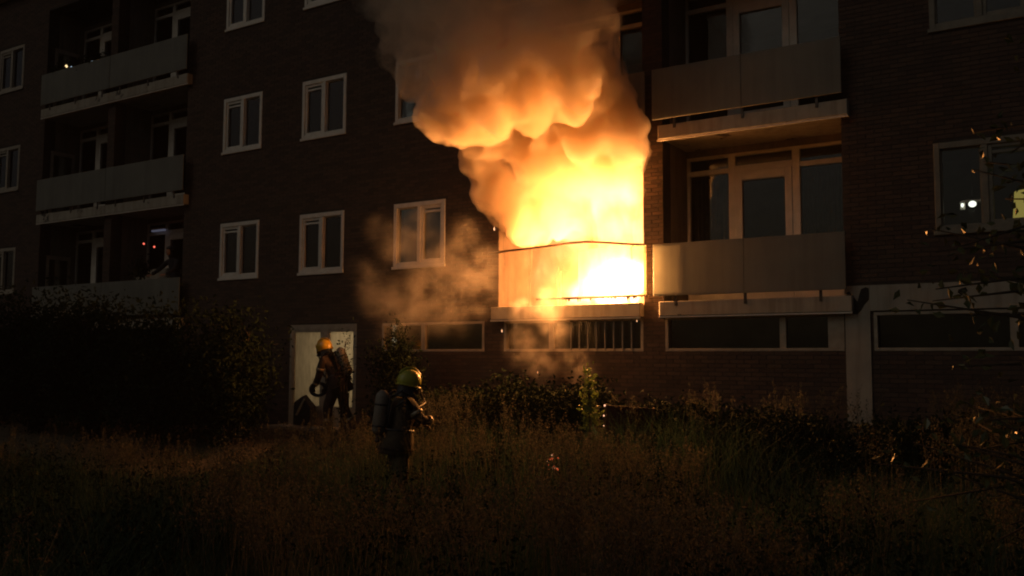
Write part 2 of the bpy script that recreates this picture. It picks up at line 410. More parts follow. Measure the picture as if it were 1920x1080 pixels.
# ------------------------------------------------------------------ entrance door
dr = MB(); a, b, z0, z1 = DOOR; y0, y1 = .0, .12
dr.box(a, a + .07, y0, y1, z0, z1).box(b - .05, b, y0, y1, z0, z1).box(a + .07, b - .05, y0, y1, z1 - .10, z1)
dr.box(-12.85, -12.70, y0 + .001, y1, z0, z1 - .10).box(a + .07, -12.85, y0 + .002, y1, z0, z0 + .10).box(-12.70, b - .05, y0 + .002, y1, z0, z0 + .10)
door = dr.build('entrance_door', m_white_old, bld)
for c0, c1 in ((a + .07, -12.85), (-12.70, b - .05)):
    q = MB(); q.box(c0, c0 + .045, .01, .08, z0 + .1, z1 - .1, bev=.004).box(c1 - .045, c1, .01, .08, z0 + .1, z1 - .1, bev=.004)
    q.box(c0 + .045, c1 - .045, .01, .08, z1 - .15, z1 - .1).box(c0 + .045, c1 - .045, .01, .08, z0 + .1, z0 + .38)
    q.build('door_leaf', m_white_old, door)
    MB().box(c0 + .045, c1 - .045, .04, .05, z0 + .38, z1 - .15).build('pane', m_frost, door)
q = MB(); q.tube([(-12.66, -.06, -2.15), (-12.66, -.06, -1.75)], .014, 8).tube([(-12.66, .0, -2.12), (-12.66, -.06, -2.12)], .01, 6).tube([(-12.66, .0, -1.78), (-12.66, -.06, -1.78)], .01, 6)
q.build('handle', m_steel, door)
st_ = MB().box(a - .3, b + .3, -1.0, 0, -3.30, -3.12).box(a - .1, b + .1, -.55, 0, -3.12, -3.0); st_.build('doorstep', m_slab, bld)

# ------------------------------------------------------------------ balconies
BD = 1.0
def make_joinery(bal, x0, x1, r, burnt=False, low_panel=False):
    """window - door - window screen at the back of a bay; x0 is its left corner"""
    zf = r * H - .80; zt = r * H + 1.64; y0, y1 = BD, BD + .08
    k = (x1 - x0) / 2.70
    X = lambda t: x0 + t * k
    mat = m_char if burnt else m_white
    g = MB(); Z = r * H
    g.box(X(0), X(.05), y0, y1, zf, zt, bev=.004).box(X(2.65), X(2.70), y0, y1, zf, zt, bev=.004)
    g.box(X(.05), X(2.65), y0, y1, zt - .05, zt, bev=.004)
    g.box(X(.71), X(.82), y0 - .004, y1, zf, zt - .05, bev=.004).box(X(1.73), X(1.85), y0 - .004, y1, zf, zt - .05, bev=.004)
    g.box(X(.05), X(.71), y0, y1, Z + 1.33, Z + 1.41, bev=.004).box(X(.82), X(1.73), y0, y1, Z + 1.33, Z + 1.43, bev=.004).box(X(1.85), X(2.65), y0, y1, Z + 1.31, Z + 1.39, bev=.004)
    g.box(X(.05), X(.71), y0, y1, zf, zf + .28).box(X(1.85), X(2.65), y0, y1, zf, zf + .28)
    scr = g.build('window_screen', mat, bal)
    dl = MB(); a, b = X(.823), X(1.727)
    dl.box(a, a + .11, y0 - .012, y1 - .02, zf, Z + 1.327, bev=.004).box(b - .11, b, y0 - .012, y1 - .02, zf, Z + 1.327, bev=.004)
    dl.box(a + .11, b - .11, y0 - .012, y1 - .02, Z + 1.18, Z + 1.327, bev=.004).box(a + .11, b - .11, y0 - .012, y1 - .02, zf, zf + .35, bev=.004)
    if not burnt: dl.build('balcony_door', mat, bal)
    if not burnt:
        p = MB()
        for c0, c1, d0, d1 in ((X(.05), X(.71), zf + .28, Z + 1.33), (X(.05), X(.71), Z + 1.41, zt - .05), (X(.82), X(1.73), Z + 1.43, zt - .05), (a + .11, b - .11, zf + .35, Z + 1.18), (X(1.85), X(2.65), zf + .28, Z + 1.31), (X(1.85), X(2.65), Z + 1.39, zt - .05)):
            MB().box(c0, c1, y0 + .035, y0 + .041, d0, d1).build('pane', m_glass, bal)
    return scr
for bi, (a, b) in enumerate(BAYS):
    # return walls of the recess
    for s0, s1 in (((a - .14, a), (b, b + .14)) if bi in (0, 2) else ((a - .14, a), (b, b + .14))):
        if (bi, s0) == (0, b): s1 = b + .14
        MB().box(s0, s1, .301, BD + .12, -1.0, 7.39).build('recess_wall', m_inwall, bld)

for a, b in ((-20.12, -19.84), (-5.96, -5.62)):        # dividers: plaster cheeks inside the recess
    MB().box(a + .002, a + .01, .009, .301, -1.0, 7.4).box(b - .01, b - .002, .009, .301, -1.0, 7.4).build('cheek', m_inwall, bld)
ba_i = 0
rails = {}
for bi, (a, b) in enumerate(BAYS):
    for r in range(3):
        Z = r * H; fire = (bi == 2 and r == 0)
        if bi == 0: sx = (-22.80, -19.90)
        elif bi == 1: sx = (-19.898, -17.0)
        elif bi == 2: sx = (-8.75, -5.965)
        else: sx = (-5.64, -2.80)
        s = MB(); s.box(sx[0], sx[1], -.15, 0, Z - 1.02, Z - .80, bev=.008); s.box(a, b, 0, BD + .12, Z - 1.0, Z - .823)
        bal = s.build('balcony', m_slab, bld)
        # soffit strip + drip edge below the slab
        MB().box(sx[0] - .02, sx[1], -.135, -.115, Z - 1.045, Z - 1.0201).build('drip_edge', m_white, bal)
        MB().box(a, b, BD, BD + .10, Z + 1.642, Z + 1.748).build('lintel', m_inwall, bal)
        if fire:
            MB().box(a, a + .035, BD - .01, BD + .07, Z - .8, Z + .95).box(a + .035, a + .06, BD, BD + .05, Z - .1, Z + .70).build('burnt_jamb', m_char, bal)
            for x, z0, z1 in ((-7.95, -.42, -.05), (-7.90, -.35, -.12), (-7.02, -.36, .08), (-6.93, -.30, .02), (-6.86, -.42, -.02)):
                MB().box(x - .018, x + .018, BD - .25, BD - .22, Z + z0 - .4, Z + z1 - .02).build('burnt_stub', m_char, bal)
            MB().box(a, b, BD + .10, BD + .12, Z - .8, Z + 1.74).build('sooty_lining', m_soot_back, bal)
            MB().box(a + .001, a + .012, .302, BD - .011, Z - .8, Z + 1.74).box(a + .001, a + .012, .0, .300, Z - .8, Z + 1.74).build('sooty_cheek', m_soot, bal)
            MB().box(a, b, .012, BD + .09, Z + 1.7485, Z + 1.7495).build('sooty_ceiling', m_soot, bal)
        else: make_joinery(bal, a, b, r)
        # sheets in front, hung on posts
        if bi == 0: px = (-22.74, -19.83)
        elif bi == 1: px = (-19.815, -16.97)
        elif bi == 2: px = (-8.72, -5.83)
        else: px = (-5.71, -2.86)
        n_cell = (1, 1, 3, 2)[bi]
        mat = m_panel_hot if fire else m_panel
        e = (px[1] - px[0]) / n_cell
        for j in range(n_cell):
            c0, c1 = px[0] + j * e + (.0 if j == 0 else .003), px[0] + (j + 1) * e - (.003 if j < n_cell - 1 else 0)
            if fire and j < 2: continue
            if fire: c0 = -7.02
            MB().box(c0, c1, -.205, -.190, Z - .715, Z + .085, bev=.004).build('sheet', mat, bal)
        fr = MB(); fr.box(px[0], px[1], -.188, -.165, Z + .045, Z + .08).box(px[0], px[1], -.188, -.165, Z - .713, Z - .68)
        if not fire: fr.build('rail_frame', m_steel, bal)
        else:
            MB().box(px[0] + .9, px[1], -.188, -.165, Z - .715, Z - .68).build('rail_frame', m_char, bal)
        ps = [px[0] + .35, (px[0] + px[1]) / 2, px[1] - .35]
        for x in (ps if not fire else []):
            MB().box(x - .02, x + .02, -.164, -.151, Z - .87, Z + .06).build('post', m_steel, bal)
        if fire:   # bent handrail left over from the parapet
            pts = [(-8.80, -.15, .125), (-8.45, -.15, .15), (-8.0, -.152, .165), (-7.5, -.155, .185), (-7.2, -.16, .205), (-6.9, -.16, .205), (-6.5, -.155, .165), (-6.1, -.15, .115), (-5.86, -.15, .095)]
            MB().tube(pts, .021, 10).build('handrail', m_char, bal)
            MB().tube([(-6.05, -.17, .10), (-6.1, -.17, .05), (-6.08, -.17, -.12)], .008, 6).build('hanging_wire', m_char, bal)
            dr_ = MB()
            for _ in range(26):
                x = rng.uniform(-7.6, -5.85); l = rng.uniform(.015, .05); dr_.tube([(x, -.178, -.70), (x + rng.uniform(-.01, .01), -.178, -.72 - l)], [.014, .004], 5)
            dr_.build('melted_drip', m_char, bal)
# side door frames in the left recess wall (seen obliquely)
for r in range(3):
    Z = r * H; q = MB(); x = -22.86
    q.box(x, x + .03, .20, .27, Z - .8, Z + .95).box(x, x + .03, .78, .85, Z - .8, Z + .95).box(x, x + .03, .27, .78, Z + .85, Z + .95)
    fr_ = q.build('side_door', m_white_old, bld); MB().box(x + .004, x + .012, .27, .78, Z - .8, Z + .85).build('pane', m_glass, fr_)
# downpipe
dp = MB().tube([(-16.60, -.06, 8.0), (-16.60, -.06, -3.1)], .04, 10)

# ================================================================== FIRE AND SMOKE
PLUME=[(-8.02,0.05,0.80,0.46),(-7.24,0.05,0.87,0.52),(-6.65,0.05,0.90,0.50),(-6.36,-0.05,1.29,0.45),(-6.99,-0.05,1.40,0.50),(-7.62,-0.10,1.37,0.50),(-8.27,-0.15,1.34,0.44),(-8.68,-0.20,1.28,0.34),(-8.72,-0.30,1.57,0.34),(-8.47,-0.10,0.95,0.28),(-7.94,-0.35,1.82,0.48),(-7.27,-0.35,1.82,0.52),(-6.68,-0.35,1.84,0.52),(-6.23,-0.40,1.73,0.42),(-6.12,-0.45,1.95,0.30),(-6.36,-0.60,2.21,0.40),(-8.63,-0.60,1.76,0.30),(-8.19,-0.70,1.87,0.36),(-8.75,-1.50,2.34,0.40),(-8.36,-1.60,2.12,0.36),(-8.86,-1.50,2.12,0.22),(-7.88,-1.70,2.11,0.38),(-7.33,-1.80,2.11,0.38),(-6.86,-1.80,2.08,0.36),(-6.55,-1.70,2.18,0.36),(-6.34,-1.60,2.41,0.32),(-6.26,-1.50,2.62,0.26),(-8.21,-1.60,2.63,0.60),(-7.36,-1.90,2.58,0.66),(-6.72,-1.80,2.66,0.62),(-6.39,-1.00,2.45,0.42),(-6.26,-0.90,2.66,0.32),(-9.22,-1.40,3.16,0.42),(-9.71,-1.30,3.55,0.40),(-10.21,-1.20,3.62,0.16),(-8.56,-1.70,3.31,0.62),(-10.03,-1.20,3.97,0.36),(-7.61,-1.90,3.28,0.80),(-6.81,-1.80,3.24,0.80),(-6.39,-1.50,3.17,0.55),(-6.18,-1.30,3.11,0.30),(-9.55,-1.30,4.22,0.55),(-8.36,-1.70,4.02,0.85),(-7.23,-1.90,4.04,1.00),(-6.47,-1.60,3.81,0.75),(-10.35,-1.20,4.80,0.45),(-9.25,-1.40,5.14,0.90),(-7.69,-1.80,5.20,1.20),(-6.51,-1.70,4.68,0.95),(-8.46,-1.60,6.58,1.30),(-6.92,-1.80,6.43,1.30)]
DRIFT=[(-11.06,-0.70,-0.22,0.50),(-10.59,-0.80,-0.63,0.65),(-9.98,-0.80,-0.84,0.62),(-10.85,-0.60,0.70,0.38),(-10.30,-0.70,0.32,0.60),(-9.72,-0.70,-0.40,0.65),(-9.95,-0.60,0.70,0.48),(-9.35,-0.60,0.10,0.55),(-9.11,-0.60,-0.49,0.55),(-8.80,-0.50,-0.31,0.48),(-8.75,-0.40,0.05,0.40),(-9.0,-0.50,0.45,0.42),(-9.25,-0.70,-0.94,0.50),(-8.63,-0.50,-0.70,0.40),(-10.6,-.7,-1.05,.45)]
WISP=[(-7.77,-0.40,-0.88,0.30),(-7.50,-0.42,-1.05,0.34),(-7.25,-0.45,-1.28,0.28),(-7.50,-0.35,-0.75,0.30),(-8.01,-0.35,-0.95,0.26),(-7.15,-0.45,-1.52,0.22),(-7.5,-.5,-1.75,.42),(-7.9,-.5,-1.5,.38),(-6.8,-.5,-1.9,.35)]
def cloud_hull(name, balls, voxel, mat, amp=1.0, seed=0, bumps=4):
    """union of billows -> one closed skin with cauliflower relief"""
    rg = random.Random(seed); bm = bmesh.new()
    for x, y, z, r in balls:
        bmesh.ops.create_icosphere(bm, subdivisions=3, radius=r, matrix=Matrix.Translation((x, y, z)))
        for _ in range(bumps):
            d = Vector((rg.gauss(0, 1), rg.gauss(0, 1) * .8 - .25, rg.gauss(0, 1))).normalized(); q = r * rg.uniform(.28, .5)
            bmesh.ops.create_icosphere(bm, subdivisions=2, radius=q, matrix=Matrix.Translation(Vector((x, y, z)) + d * r * .86))
    me = bpy.data.meshes.new(name); bm.to_mesh(me); bm.free()
    o = bpy.data.objects.new(name, me); COL.objects.link(o)
    md = o.modifiers.new('skin', 'REMESH'); md.mode = 'VOXEL'; md.voxel_size = voxel
    sm = o.modifiers.new('soft', 'SMOOTH'); sm.factor = .5; sm.iterations = 3
    dg = bpy.context.evaluated_depsgraph_get(); me2 = bpy.data.meshes.new_from_object(o.evaluated_get(dg)); o.modifiers.clear()
    bm = bmesh.new(); bm.from_mesh(me2); bm.normal_update()
    off = Vector((seed * 3.1, 7.7, 1.3))
    for v in bm.verts:
        p = v.co; d = 0
        for sc, a in ((1.6, .15), (3.4, .11), (7.5, .062), (15.0, .028)):
            n = noise.noise(p * sc + off); d += a * (1 - 2.2 * abs(n))     # billowy ridged noise
        v.co = p + v.normal * (d - .09) * amp
    # keep clear of the wall
    for v in bm.verts:
        if v.co.y > -.02 and not (-8.68 < v.co.x < -5.98 and v.co.z < 1.72): v.co.y = -.02 - .02 * rg.random()
    bm.to_mesh(me2); bm.free()
    o.data = me2; md = o.modifiers.new('skin', 'REMESH'); md.mode = 'VOXEL'; md.voxel_size = voxel * .85
    dg = bpy.context.evaluated_depsgraph_get(); dg.update(); me2 = bpy.data.meshes.new_from_object(o.evaluated_get(dg)); o.modifiers.clear()
    me2.polygons.foreach_set('use_smooth', [True] * len(me2.polygons))
    old = o.data; o.data = me2; bpy.data.meshes.remove(old); me2.name = name; me2.materials.clear(); me2.materials.append(mat)
    return o
def smoke_mat(name, dens, color, nscale=1.6, lo=.40, hi=.62, floor=.15, fade=None, aniso=0.0, step=1.0):
    m, nt, out = new_mat(name)
    v = nt.nodes.new('ShaderNodeVolumePrincipled'); v.inputs['Color'].default_value = (*color, 1); v.inputs['Anisotropy'].default_value = aniso
    tc = nt.nodes.new('ShaderNodeTexCoord')
    n = noise_tex(nt, nscale, 4, .58, vec=tc.outputs['Object'], dist=.5)
    mr = nt.nodes.new('ShaderNodeMapRange'); mr.interpolation_type = 'SMOOTHSTEP'
    mr.inputs[1].default_value = lo; mr.inputs[2].default_value = hi; mr.inputs[3].default_value = floor; mr.inputs[4].default_value = 1.0
    nt.links.new(n.outputs[0], mr.inputs[0]); d = math_n(nt, 'MULTIPLY', mr.outputs[0], dens)
    if fade:
        sp = nt.nodes.new('ShaderNodeSeparateXYZ'); nt.links.new(tc.outputs['Object'], sp.inputs[0])
        for ax, a, b, va, vb in fade:
            q = nt.nodes.new('ShaderNodeMapRange'); q.inputs[1].default_value = a; q.inputs[2].default_value = b; q.inputs[3].default_value = va; q.inputs[4].default_value = vb
            nt.links.new(sp.outputs[ax], q.inputs[0]); d = math_n(nt, 'MULTIPLY', d, q.outputs[0])
    nt.links.new(d, v.inputs['Density']); nt.links.new(v.outputs[0], out.inputs['Volume'])
    m.cycles.volume_step_rate = step
    m.cycles.volume_sampling = 'DISTANCE' if hasattr(m.cycles, 'volume_sampling') else 'DISTANCE'
    return m
m_smoke = smoke_mat('thick_smoke', 7.5, (.95, .86, .72), 1.6, .32, .60, .10, fade=[('Z', 2.2, 3.3, 1.0, .14)])
nt = m_smoke.node_tree; vp = [n for n in nt.nodes if n.type == 'PRINCIPLED_VOLUME'][0]; dl = vp.inputs['Density'].links[0].from_socket
sp = nt.nodes.new('ShaderNodeSeparateXYZ'); nt.links.new([n for n in nt.nodes if n.type == 'TEX_COORD'][0].outputs['Object'], sp.inputs[0])
def mrange(nt, src, a, b, va, vb):
    q = nt.nodes.new('ShaderNodeMapRange'); q.interpolation_type = 'SMOOTHSTEP'
    for k, v in zip((1, 2, 3, 4), (a, b, va, vb)): q.inputs[k].default_value = v
    nt.links.new(src, q.inputs[0]); return q.outputs[0]
zf_ = mrange(nt, sp.outputs['Z'], .75, 1.4, .03, 1.0); xf_ = mrange(nt, sp.outputs['X'], -8.1, -6.9, .75, 0.0)
nt.links.new(math_n(nt, 'MULTIPLY', dl, math_n(nt, 'MAXIMUM', zf_, xf_)), vp.inputs['Density'])
def ball_smoke(name, balls, dens, color, nscale):
    """soft-edged smoke: sum of fading balls broken up by noise"""
    m, nt, out = new_mat(name); v = nt.nodes.new('ShaderNodeVolumePrincipled'); v.inputs['Color'].default_value = (*color, 1)
    tc = nt.nodes.new('ShaderNodeTexCoord'); nz = noise_tex(nt, nscale * .8, 2, .5, vec=tc.outputs['Object'])
    wv = nt.nodes.new('ShaderNodeVectorMath'); wv.operation = 'MULTIPLY_ADD'; wv.inputs[1].default_value = (.5, .2, .5); nt.links.new(nz.outputs['Color'], wv.inputs[0])
    sb = nt.nodes.new('ShaderNodeVectorMath'); sb.operation = 'SUBTRACT'; nt.links.new(tc.outputs['Object'], sb.inputs[0]); sb.inputs[1].default_value = (.25, .1, .25); nt.links.new(sb.outputs[0], wv.inputs[2])
    tot = None
    for x, y, z, r in balls:
        d = nt.nodes.new('ShaderNodeVectorMath'); d.operation = 'DISTANCE'; nt.links.new(wv.outputs[0], d.inputs[0]); d.inputs[1].default_value = (x, y, z)
        q = mrange(nt, d.outputs['Value'], 0, r * 1.05, 1.0, 0.0); tot = q if tot is None else math_n(nt, 'ADD', tot, q)
    n = noise_tex(nt, nscale * 1.6, 4, .6, vec=tc.outputs['Object'])
    k = mrange(nt, n.outputs[0], .38, .64, .06, 1.0)
    nt.links.new(math_n(nt, 'MULTIPLY', math_n(nt, 'MULTIPLY', tot, k), dens), v.inputs['Density']); nt.links.new(v.outputs[0], out.inputs['Volume']); return m
m_drift = ball_smoke('thin_smoke', DRIFT, .60, (.82, .74, .64), 1.5)
m_wisp = ball_smoke('wisp_smoke', WISP, 1.7, (.82, .74, .64), 3.0)
plume = cloud_hull('smoke_plume', PLUME, .06, m_smoke, 1.0, 1, 5)
tag(plume, 'large billowing smoke plume lit orange from below, rising from the burning balcony', 'smoke')
drift = cloud_hull('smoke_cloud', [(x, y, z, r * 1.02) for x, y, z, r in DRIFT], .08, m_drift, 1.3, 2, 3)
tag(drift, 'thin brown smoke drifting low across the brick wall left of the fire', 'smoke')
wisp = cloud_hull('smoke_wisp', [(x, y, z, r * 1.05) for x, y, z, r in WISP], .05, m_wisp, .5, 3, 3)
tag(wisp, 'small wisp of smoke curling down over the edge of the burning balcony floor', 'smoke')

# flames: glowing gas inside the recess, leaning out of it on the right
CORE = [(-6.60, .30, -.50, .62, 16), (-6.25, .30, -.35, .50, 14), (-7.25, .35, -.62, .42, 6), (-6.45, .25, 1.05, .42, 3.5), (-6.95, .25, .75, .48, 3.2), (-6.3, .3, .45, .50, 3), (-7.5, .4, .35, .55, 1.6), (-6.8, .3, .1, .60, 2.2), (-8.1, .45, -.2, .60, .7)]
def fire_mat(name):
    """turbulent glowing gas: white-hot pockets in yellow and orange"""
    m, nt, out = new_mat(name)
    v = nt.nodes.new('ShaderNodeVolumePrincipled'); v.inputs['Density'].default_value = .12; v.inputs['Color'].default_value = (.85, .6, .4, 1)
    ge = nt.nodes.new('ShaderNodeNewGeometry'); nz = noise_tex(nt, 1.8, 3, .55, vec=ge.outputs['Position'])
    wv = nt.nodes.new('ShaderNodeVectorMath'); wv.operation = 'MULTIPLY_ADD'; wv.inputs[1].default_value = (.7, .3, .9); nt.links.new(nz.outputs['Color'], wv.inputs[0])
    sb = nt.nodes.new('ShaderNodeVectorMath'); sb.operation = 'SUBTRACT'; nt.links.new(ge.outputs['Position'], sb.inputs[0]); sb.inputs[1].default_value = (.35, .15, .45); nt.links.new(sb.outputs[0], wv.inputs[2])
    tot = None
    for x, y, z, r, k in CORE:
        d = nt.nodes.new('ShaderNodeVectorMath'); d.operation = 'DISTANCE'; nt.links.new(wv.outputs[0], d.inputs[0]); d.inputs[1].default_value = (x, y, z)
        q = math_n(nt, 'MULTIPLY', mrange(nt, d.outputs['Value'], 0, r, 1.0, 0.0), float(k)); tot = q if tot is None else math_n(nt, 'ADD', tot, q)
    mp = nt.nodes.new('ShaderNodeMapping'); mp.inputs['Scale'].default_value = (1, 1, .5); nt.links.new(ge.outputs['Position'], mp.inputs[0])
    n = noise_tex(nt, 2.4, 6, .6, vec=mp.outputs[0], dist=1.4); lick = mrange(nt, n.outputs[0], .40, .60, .06, 1.35)
    xg = mrange(nt, sb_x(nt, ge), -8.7, -6.6, .16, .50)
    e = math_n(nt, 'MULTIPLY', math_n(nt, 'ADD', tot, xg), lick)
    e = math_n(nt, 'MULTIPLY', e, mrange(nt, sb_x(nt, ge, 'Z'), .95, 1.55, 1.0, .12))
    nt.links.new(e, v.inputs['Emission Strength'])
    nt.links.new(ramp(nt, math_n(nt, 'MULTIPLY', e, .1), [(0, (1, .38, .10)), (.2, (1, .56, .24)), (.6, (1, .80, .52))]), v.inputs['Emission Color'])
    nt.links.new(v.outputs[0], out.inputs['Volume']); return m
def sb_x(nt, ge, ax='X'):
    sp = nt.nodes.new('ShaderNodeSeparateXYZ'); nt.links.new(ge.outputs['Position'], sp.inputs[0]); return sp.outputs[ax]
m_fire = fire_mat('flame_gas')
fire = empty('balcony_fire', (-6.9, .4, -.8))
tag(fire, 'blazing yellow fire filling the middle first-floor balcony behind its sheets', 'fire')
FIRE = [(x, y, z, .52) for x in (-8.2, -7.8, -7.3, -6.8, -6.3) for y in (.45,) for z in (-.5, -.05, .4, .85)] + [(-6.4, .15, 1.2, .40), (-6.9, .15, 1.15, .40), (-7.4, .3, 1.15, .38), (-6.5, .05, -.2, .3), (-7.0, .05, .6, .3), (-8.0, .4, 1.1, .35)]
def flame(name, balls, vox, mat, seed):
    o = cloud_hull(name, balls, vox, mat, .35, seed, 3)
    me = o.data; inv = Vector(fire.location)
    for v in me.vertices:
        v.co.x = min(max(v.co.x, -8.6), -5.99); v.co.z = max(v.co.z, -.80); v.co.y = min(v.co.y, .96)
        v.co -= inv
    o.parent = fire; return o
flame('flame', FIRE, .06, m_fire, 5)
def lamp(name, loc, power, rad, col=(1, .39, .105), parent=fire):
    d = bpy.data.lights.new(name, 'POINT'); d.energy = power; d.color = col; d.shadow_soft_size = rad
    o = bpy.data.objects.new(name, d); COL.objects.link(o); o.parent = parent
    o.location = Vector(loc) - Vector(parent.location); return o
lamp('fire_glow', (-6.30, .13, -.35), 980, .08)
lamp('fire_glow', (-6.75, .13, -.42), 900, .22)
lamp('fire_glow', (-7.4, .20, -.50), 200, .22)
lamp('fire_glow', (-7.2, -.58, -.05), 70, .30)
# thin haze round the whole place, added to lift the blacks
hz = MB(); hz.box(-75, 55, -75, 20, -5.2, 30); hz = hz.build('haze', None or bpy.data.materials.new('added_haze'))
hm = hz.data.materials[0]; hm.use_nodes = True; hm.node_tree.nodes.clear(); ho_ = hm.node_tree.nodes.new('ShaderNodeOutputMaterial'); hv = hm.node_tree.nodes.new('ShaderNodeVolumePrincipled')
hv.inputs['Density'].default_value = .0005; hv.inputs['Color'].default_value = (.9, .9, .88, 1); hm.node_tree.links.new(hv.outputs[0], ho_.inputs['Volume']); hz['kind'] = 'stuff'

# ================================================================== GROUND AND PLANTS
def gz(x, y):
    t = min(max((y + 4.6) / 3.4, 0), 1); t = t * t * (3 - 2 * t)
    return -3.50 + .45 * t + .05 * math.sin(x * .9 + y * .5) * math.cos(y * .8 - x * .3) * (1 - t)
gx = np.concatenate([np.linspace(-60, -32, 12), np.linspace(-31, 8, 130), np.linspace(10, 40, 12)])
gy = np.concatenate([np.linspace(-60, -16, 12), np.linspace(-15, 1.0, 70)])
V = [(x, y, gz(x, y)) for y in gy for x in gx]; nx = len(gx)
F = [(j * nx + i, j * nx + i + 1, (j + 1) * nx + i + 1, (j + 1) * nx + i) for j in range(len(gy) - 1) for i in range(nx - 1)]
m_soil = surf('dark_soil', (.05, .042, .028), (.028, .030, .016), 3, .95, bump=.8, bscale=20)
g_ = np_mesh('ground', V, F, m_soil, smooth=True); g_['kind'] = 'structure'
# trodden sandy path from the left towards the entrance
PATH = [(-30, -1.6), (-26, -1.8), (-22, -2.3), (-18, -3.0), (-14.6, -3.7), (-12.6, -3.9), (-11.8, -3.3), (-12.2, -2.2), (-12.8, -1.0)]
def path_pts(n=90):
    P = [Vector((*p, 0)) for p in PATH]; out = []
    for i in range(n):
        t = i / (n - 1) * (len(P) - 1); k = min(int(t), len(P) - 2); u = t - k
        p0, p1, p2, p3 = P[max(k - 1, 0)], P[k], P[k + 1], P[min(k + 2, len(P) - 1)]
        out.append(.5 * ((2 * p1) + (p2 - p0) * u + (2 * p0 - 5 * p1 + 4 * p2 - p3) * u * u + (3 * p1 - p0 - 3 * p2 + p3) * u ** 3))
    return out
pp = path_pts(); V = []; F = []
for i, p in enumerate(pp):
    d = (pp[min(i + 1, len(pp) - 1)] - pp[max(i - 1, 0)]).normalized(); nrm = Vector((-d.y, d.x, 0)); w_ = .62 + .16 * noise.noise(p * .9)
    for t in np.linspace(-1, 1, 9):
        q = p + nrm * w_ * t; V.append((q.x, q.y, gz(q.x, q.y) + .035 - .05 * abs(t) ** 3))
for i in range(len(pp) - 1):
    for j in range(8): F.append((i * 9 + j, i * 9 + j + 1, (i + 1) * 9 + j + 1, (i + 1) * 9 + j))
m_sand = surf('trodden_sand', (.12, .09, .055), (.07, .055, .035), 5, .95, bump=.6, bscale=30)
p_ = np_mesh('path', V, F, m_sand, smooth=True); p_['kind'] = 'structure'
PP = np.array([(p.x, p.y) for p in pp])

m_grass = island_mat('grass_blades', [(.1, (.020, .048, .030)), (.5, (.033, .070, .044)), (.8, (.050, .085, .058)), (1, (.08, .098, .072))], .75, .1, 0, .3)
m_seed = island_mat('seed_heads', [(.1, (.045, .052, .040)), (.5, (.080, .080, .060)), (1, (.165, .142, .10))], .8, .2, 0, .35)
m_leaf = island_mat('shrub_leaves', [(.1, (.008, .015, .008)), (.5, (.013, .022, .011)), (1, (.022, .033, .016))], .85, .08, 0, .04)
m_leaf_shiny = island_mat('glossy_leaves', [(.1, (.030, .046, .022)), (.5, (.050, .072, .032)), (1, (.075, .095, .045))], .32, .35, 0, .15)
m_leaf_bright = island_mat('fresh_leaves', [(.1, (.07, .11, .025)), (.5, (.10, .15, .035)), (1, (.14, .19, .05))], .5, .4, 0, .35)
m_bark = surf('bark', (.06, .045, .032), (.035, .028, .02), 8, .9, bump=.6, bscale=30)

rs = np.random.RandomState(11)
def ribbons(base, h, w, lean, az, seg=3):
    """curved tapering blades: base (n,3), h, w, lean (n,), az (n,)"""
    n = len(base); dirv = np.stack([np.cos(az), np.sin(az), 0 * az], 1); side = np.stack([-np.sin(az + .7), np.cos(az + .7), 0 * az], 1)
    V = np.zeros((n, (seg + 1) * 2, 3)); 
    for k in range(seg + 1):
        t = k / seg; c = base + dirv * (lean * t * t)[:, None] + np.array([0, 0, 1]) * (h * (t - .25 * t * t * np.minimum(lean / h, 1)))[:, None]
        ww = (w * (1 - t) ** .7 * .5 + .0006)[:, None]
        V[:, 2 * k] = c - side * ww; V[:, 2 * k + 1] = c + side * ww
    idx = (np.arange(n) * (seg + 1) * 2)[:, None]
    F = np.concatenate([np.stack([idx[:, 0] + 2 * k, idx[:, 0] + 2 * k + 1, idx[:, 0] + 2 * k + 3, idx[:, 0] + 2 * k + 2], 1) for k in range(seg)], 0)
    return V.reshape(-1, 3), F
def leaves(cen, size, up_bias=0.3, ratio=.5):
    """folded pointed leaves, random orientation"""
    n = len(cen); a = rs.normal(size=(n, 3)); a[:, 2] -= up_bias * .5; a /= np.linalg.norm(a, axis=1)[:, None]
    b = rs.normal(size=(n, 3)); b -= a * (a * b).sum(1)[:, None]; b /= np.linalg.norm(b, axis=1)[:, None]; c = np.cross(a, b)
    s = size[:, None]; fold = .18
    V = np.stack([cen - a * s * .5, cen - a * s * .05 + b * s * ratio * .5 + c * s * fold * .5, cen + a * s * .5 - c * s * .1, cen - a * s * .05 - b * s * ratio * .5 + c * s * fold * .5], 1)
    i = np.arange(n)[:, None] * 4
    return V.reshape(-1, 3), np.concatenate([i, i + 1, i + 2, i + 3], 1)
def join(parts):
    Vs, Fs, n = [], [], 0
    for v, f in parts: Vs.append(v); Fs.append(f + n); n += len(v)
    return np.concatenate(Vs), np.concatenate(Fs)
camp = np.array([0, -13.1936])
def field(n, dmin, dmax, spread=.72, seed=0):
    r_ = np.random.RandomState(seed); d = dmin + (dmax - dmin) * r_.rand(n) ** .8; t = (r_.rand(n) * 2 - 1) * spread
    f2 = np.array([-.5364, .8406]); r2 = np.array([.843, .537])
    P = camp + d[:, None] * (f2 + r2 * t[:, None])
    return P[(P[:, 1] < -.45)]
def pdist(P): return np.sqrt(((P[:, None, :] - PP[None]) ** 2).sum(2)).min(1)
def clump(P, s, o=0.0): return np.array([noise.noise(Vector((p[0] * s + o, p[1] * s, o))) for p in P])
def keep_clear(P, pts, rad):
    m = np.ones(len(P), bool)
    for q in pts: m &= ((P - np.array(q)) ** 2).sum(1) > rad ** 2
    return P[m]
GZ = np.vectorize(gz)
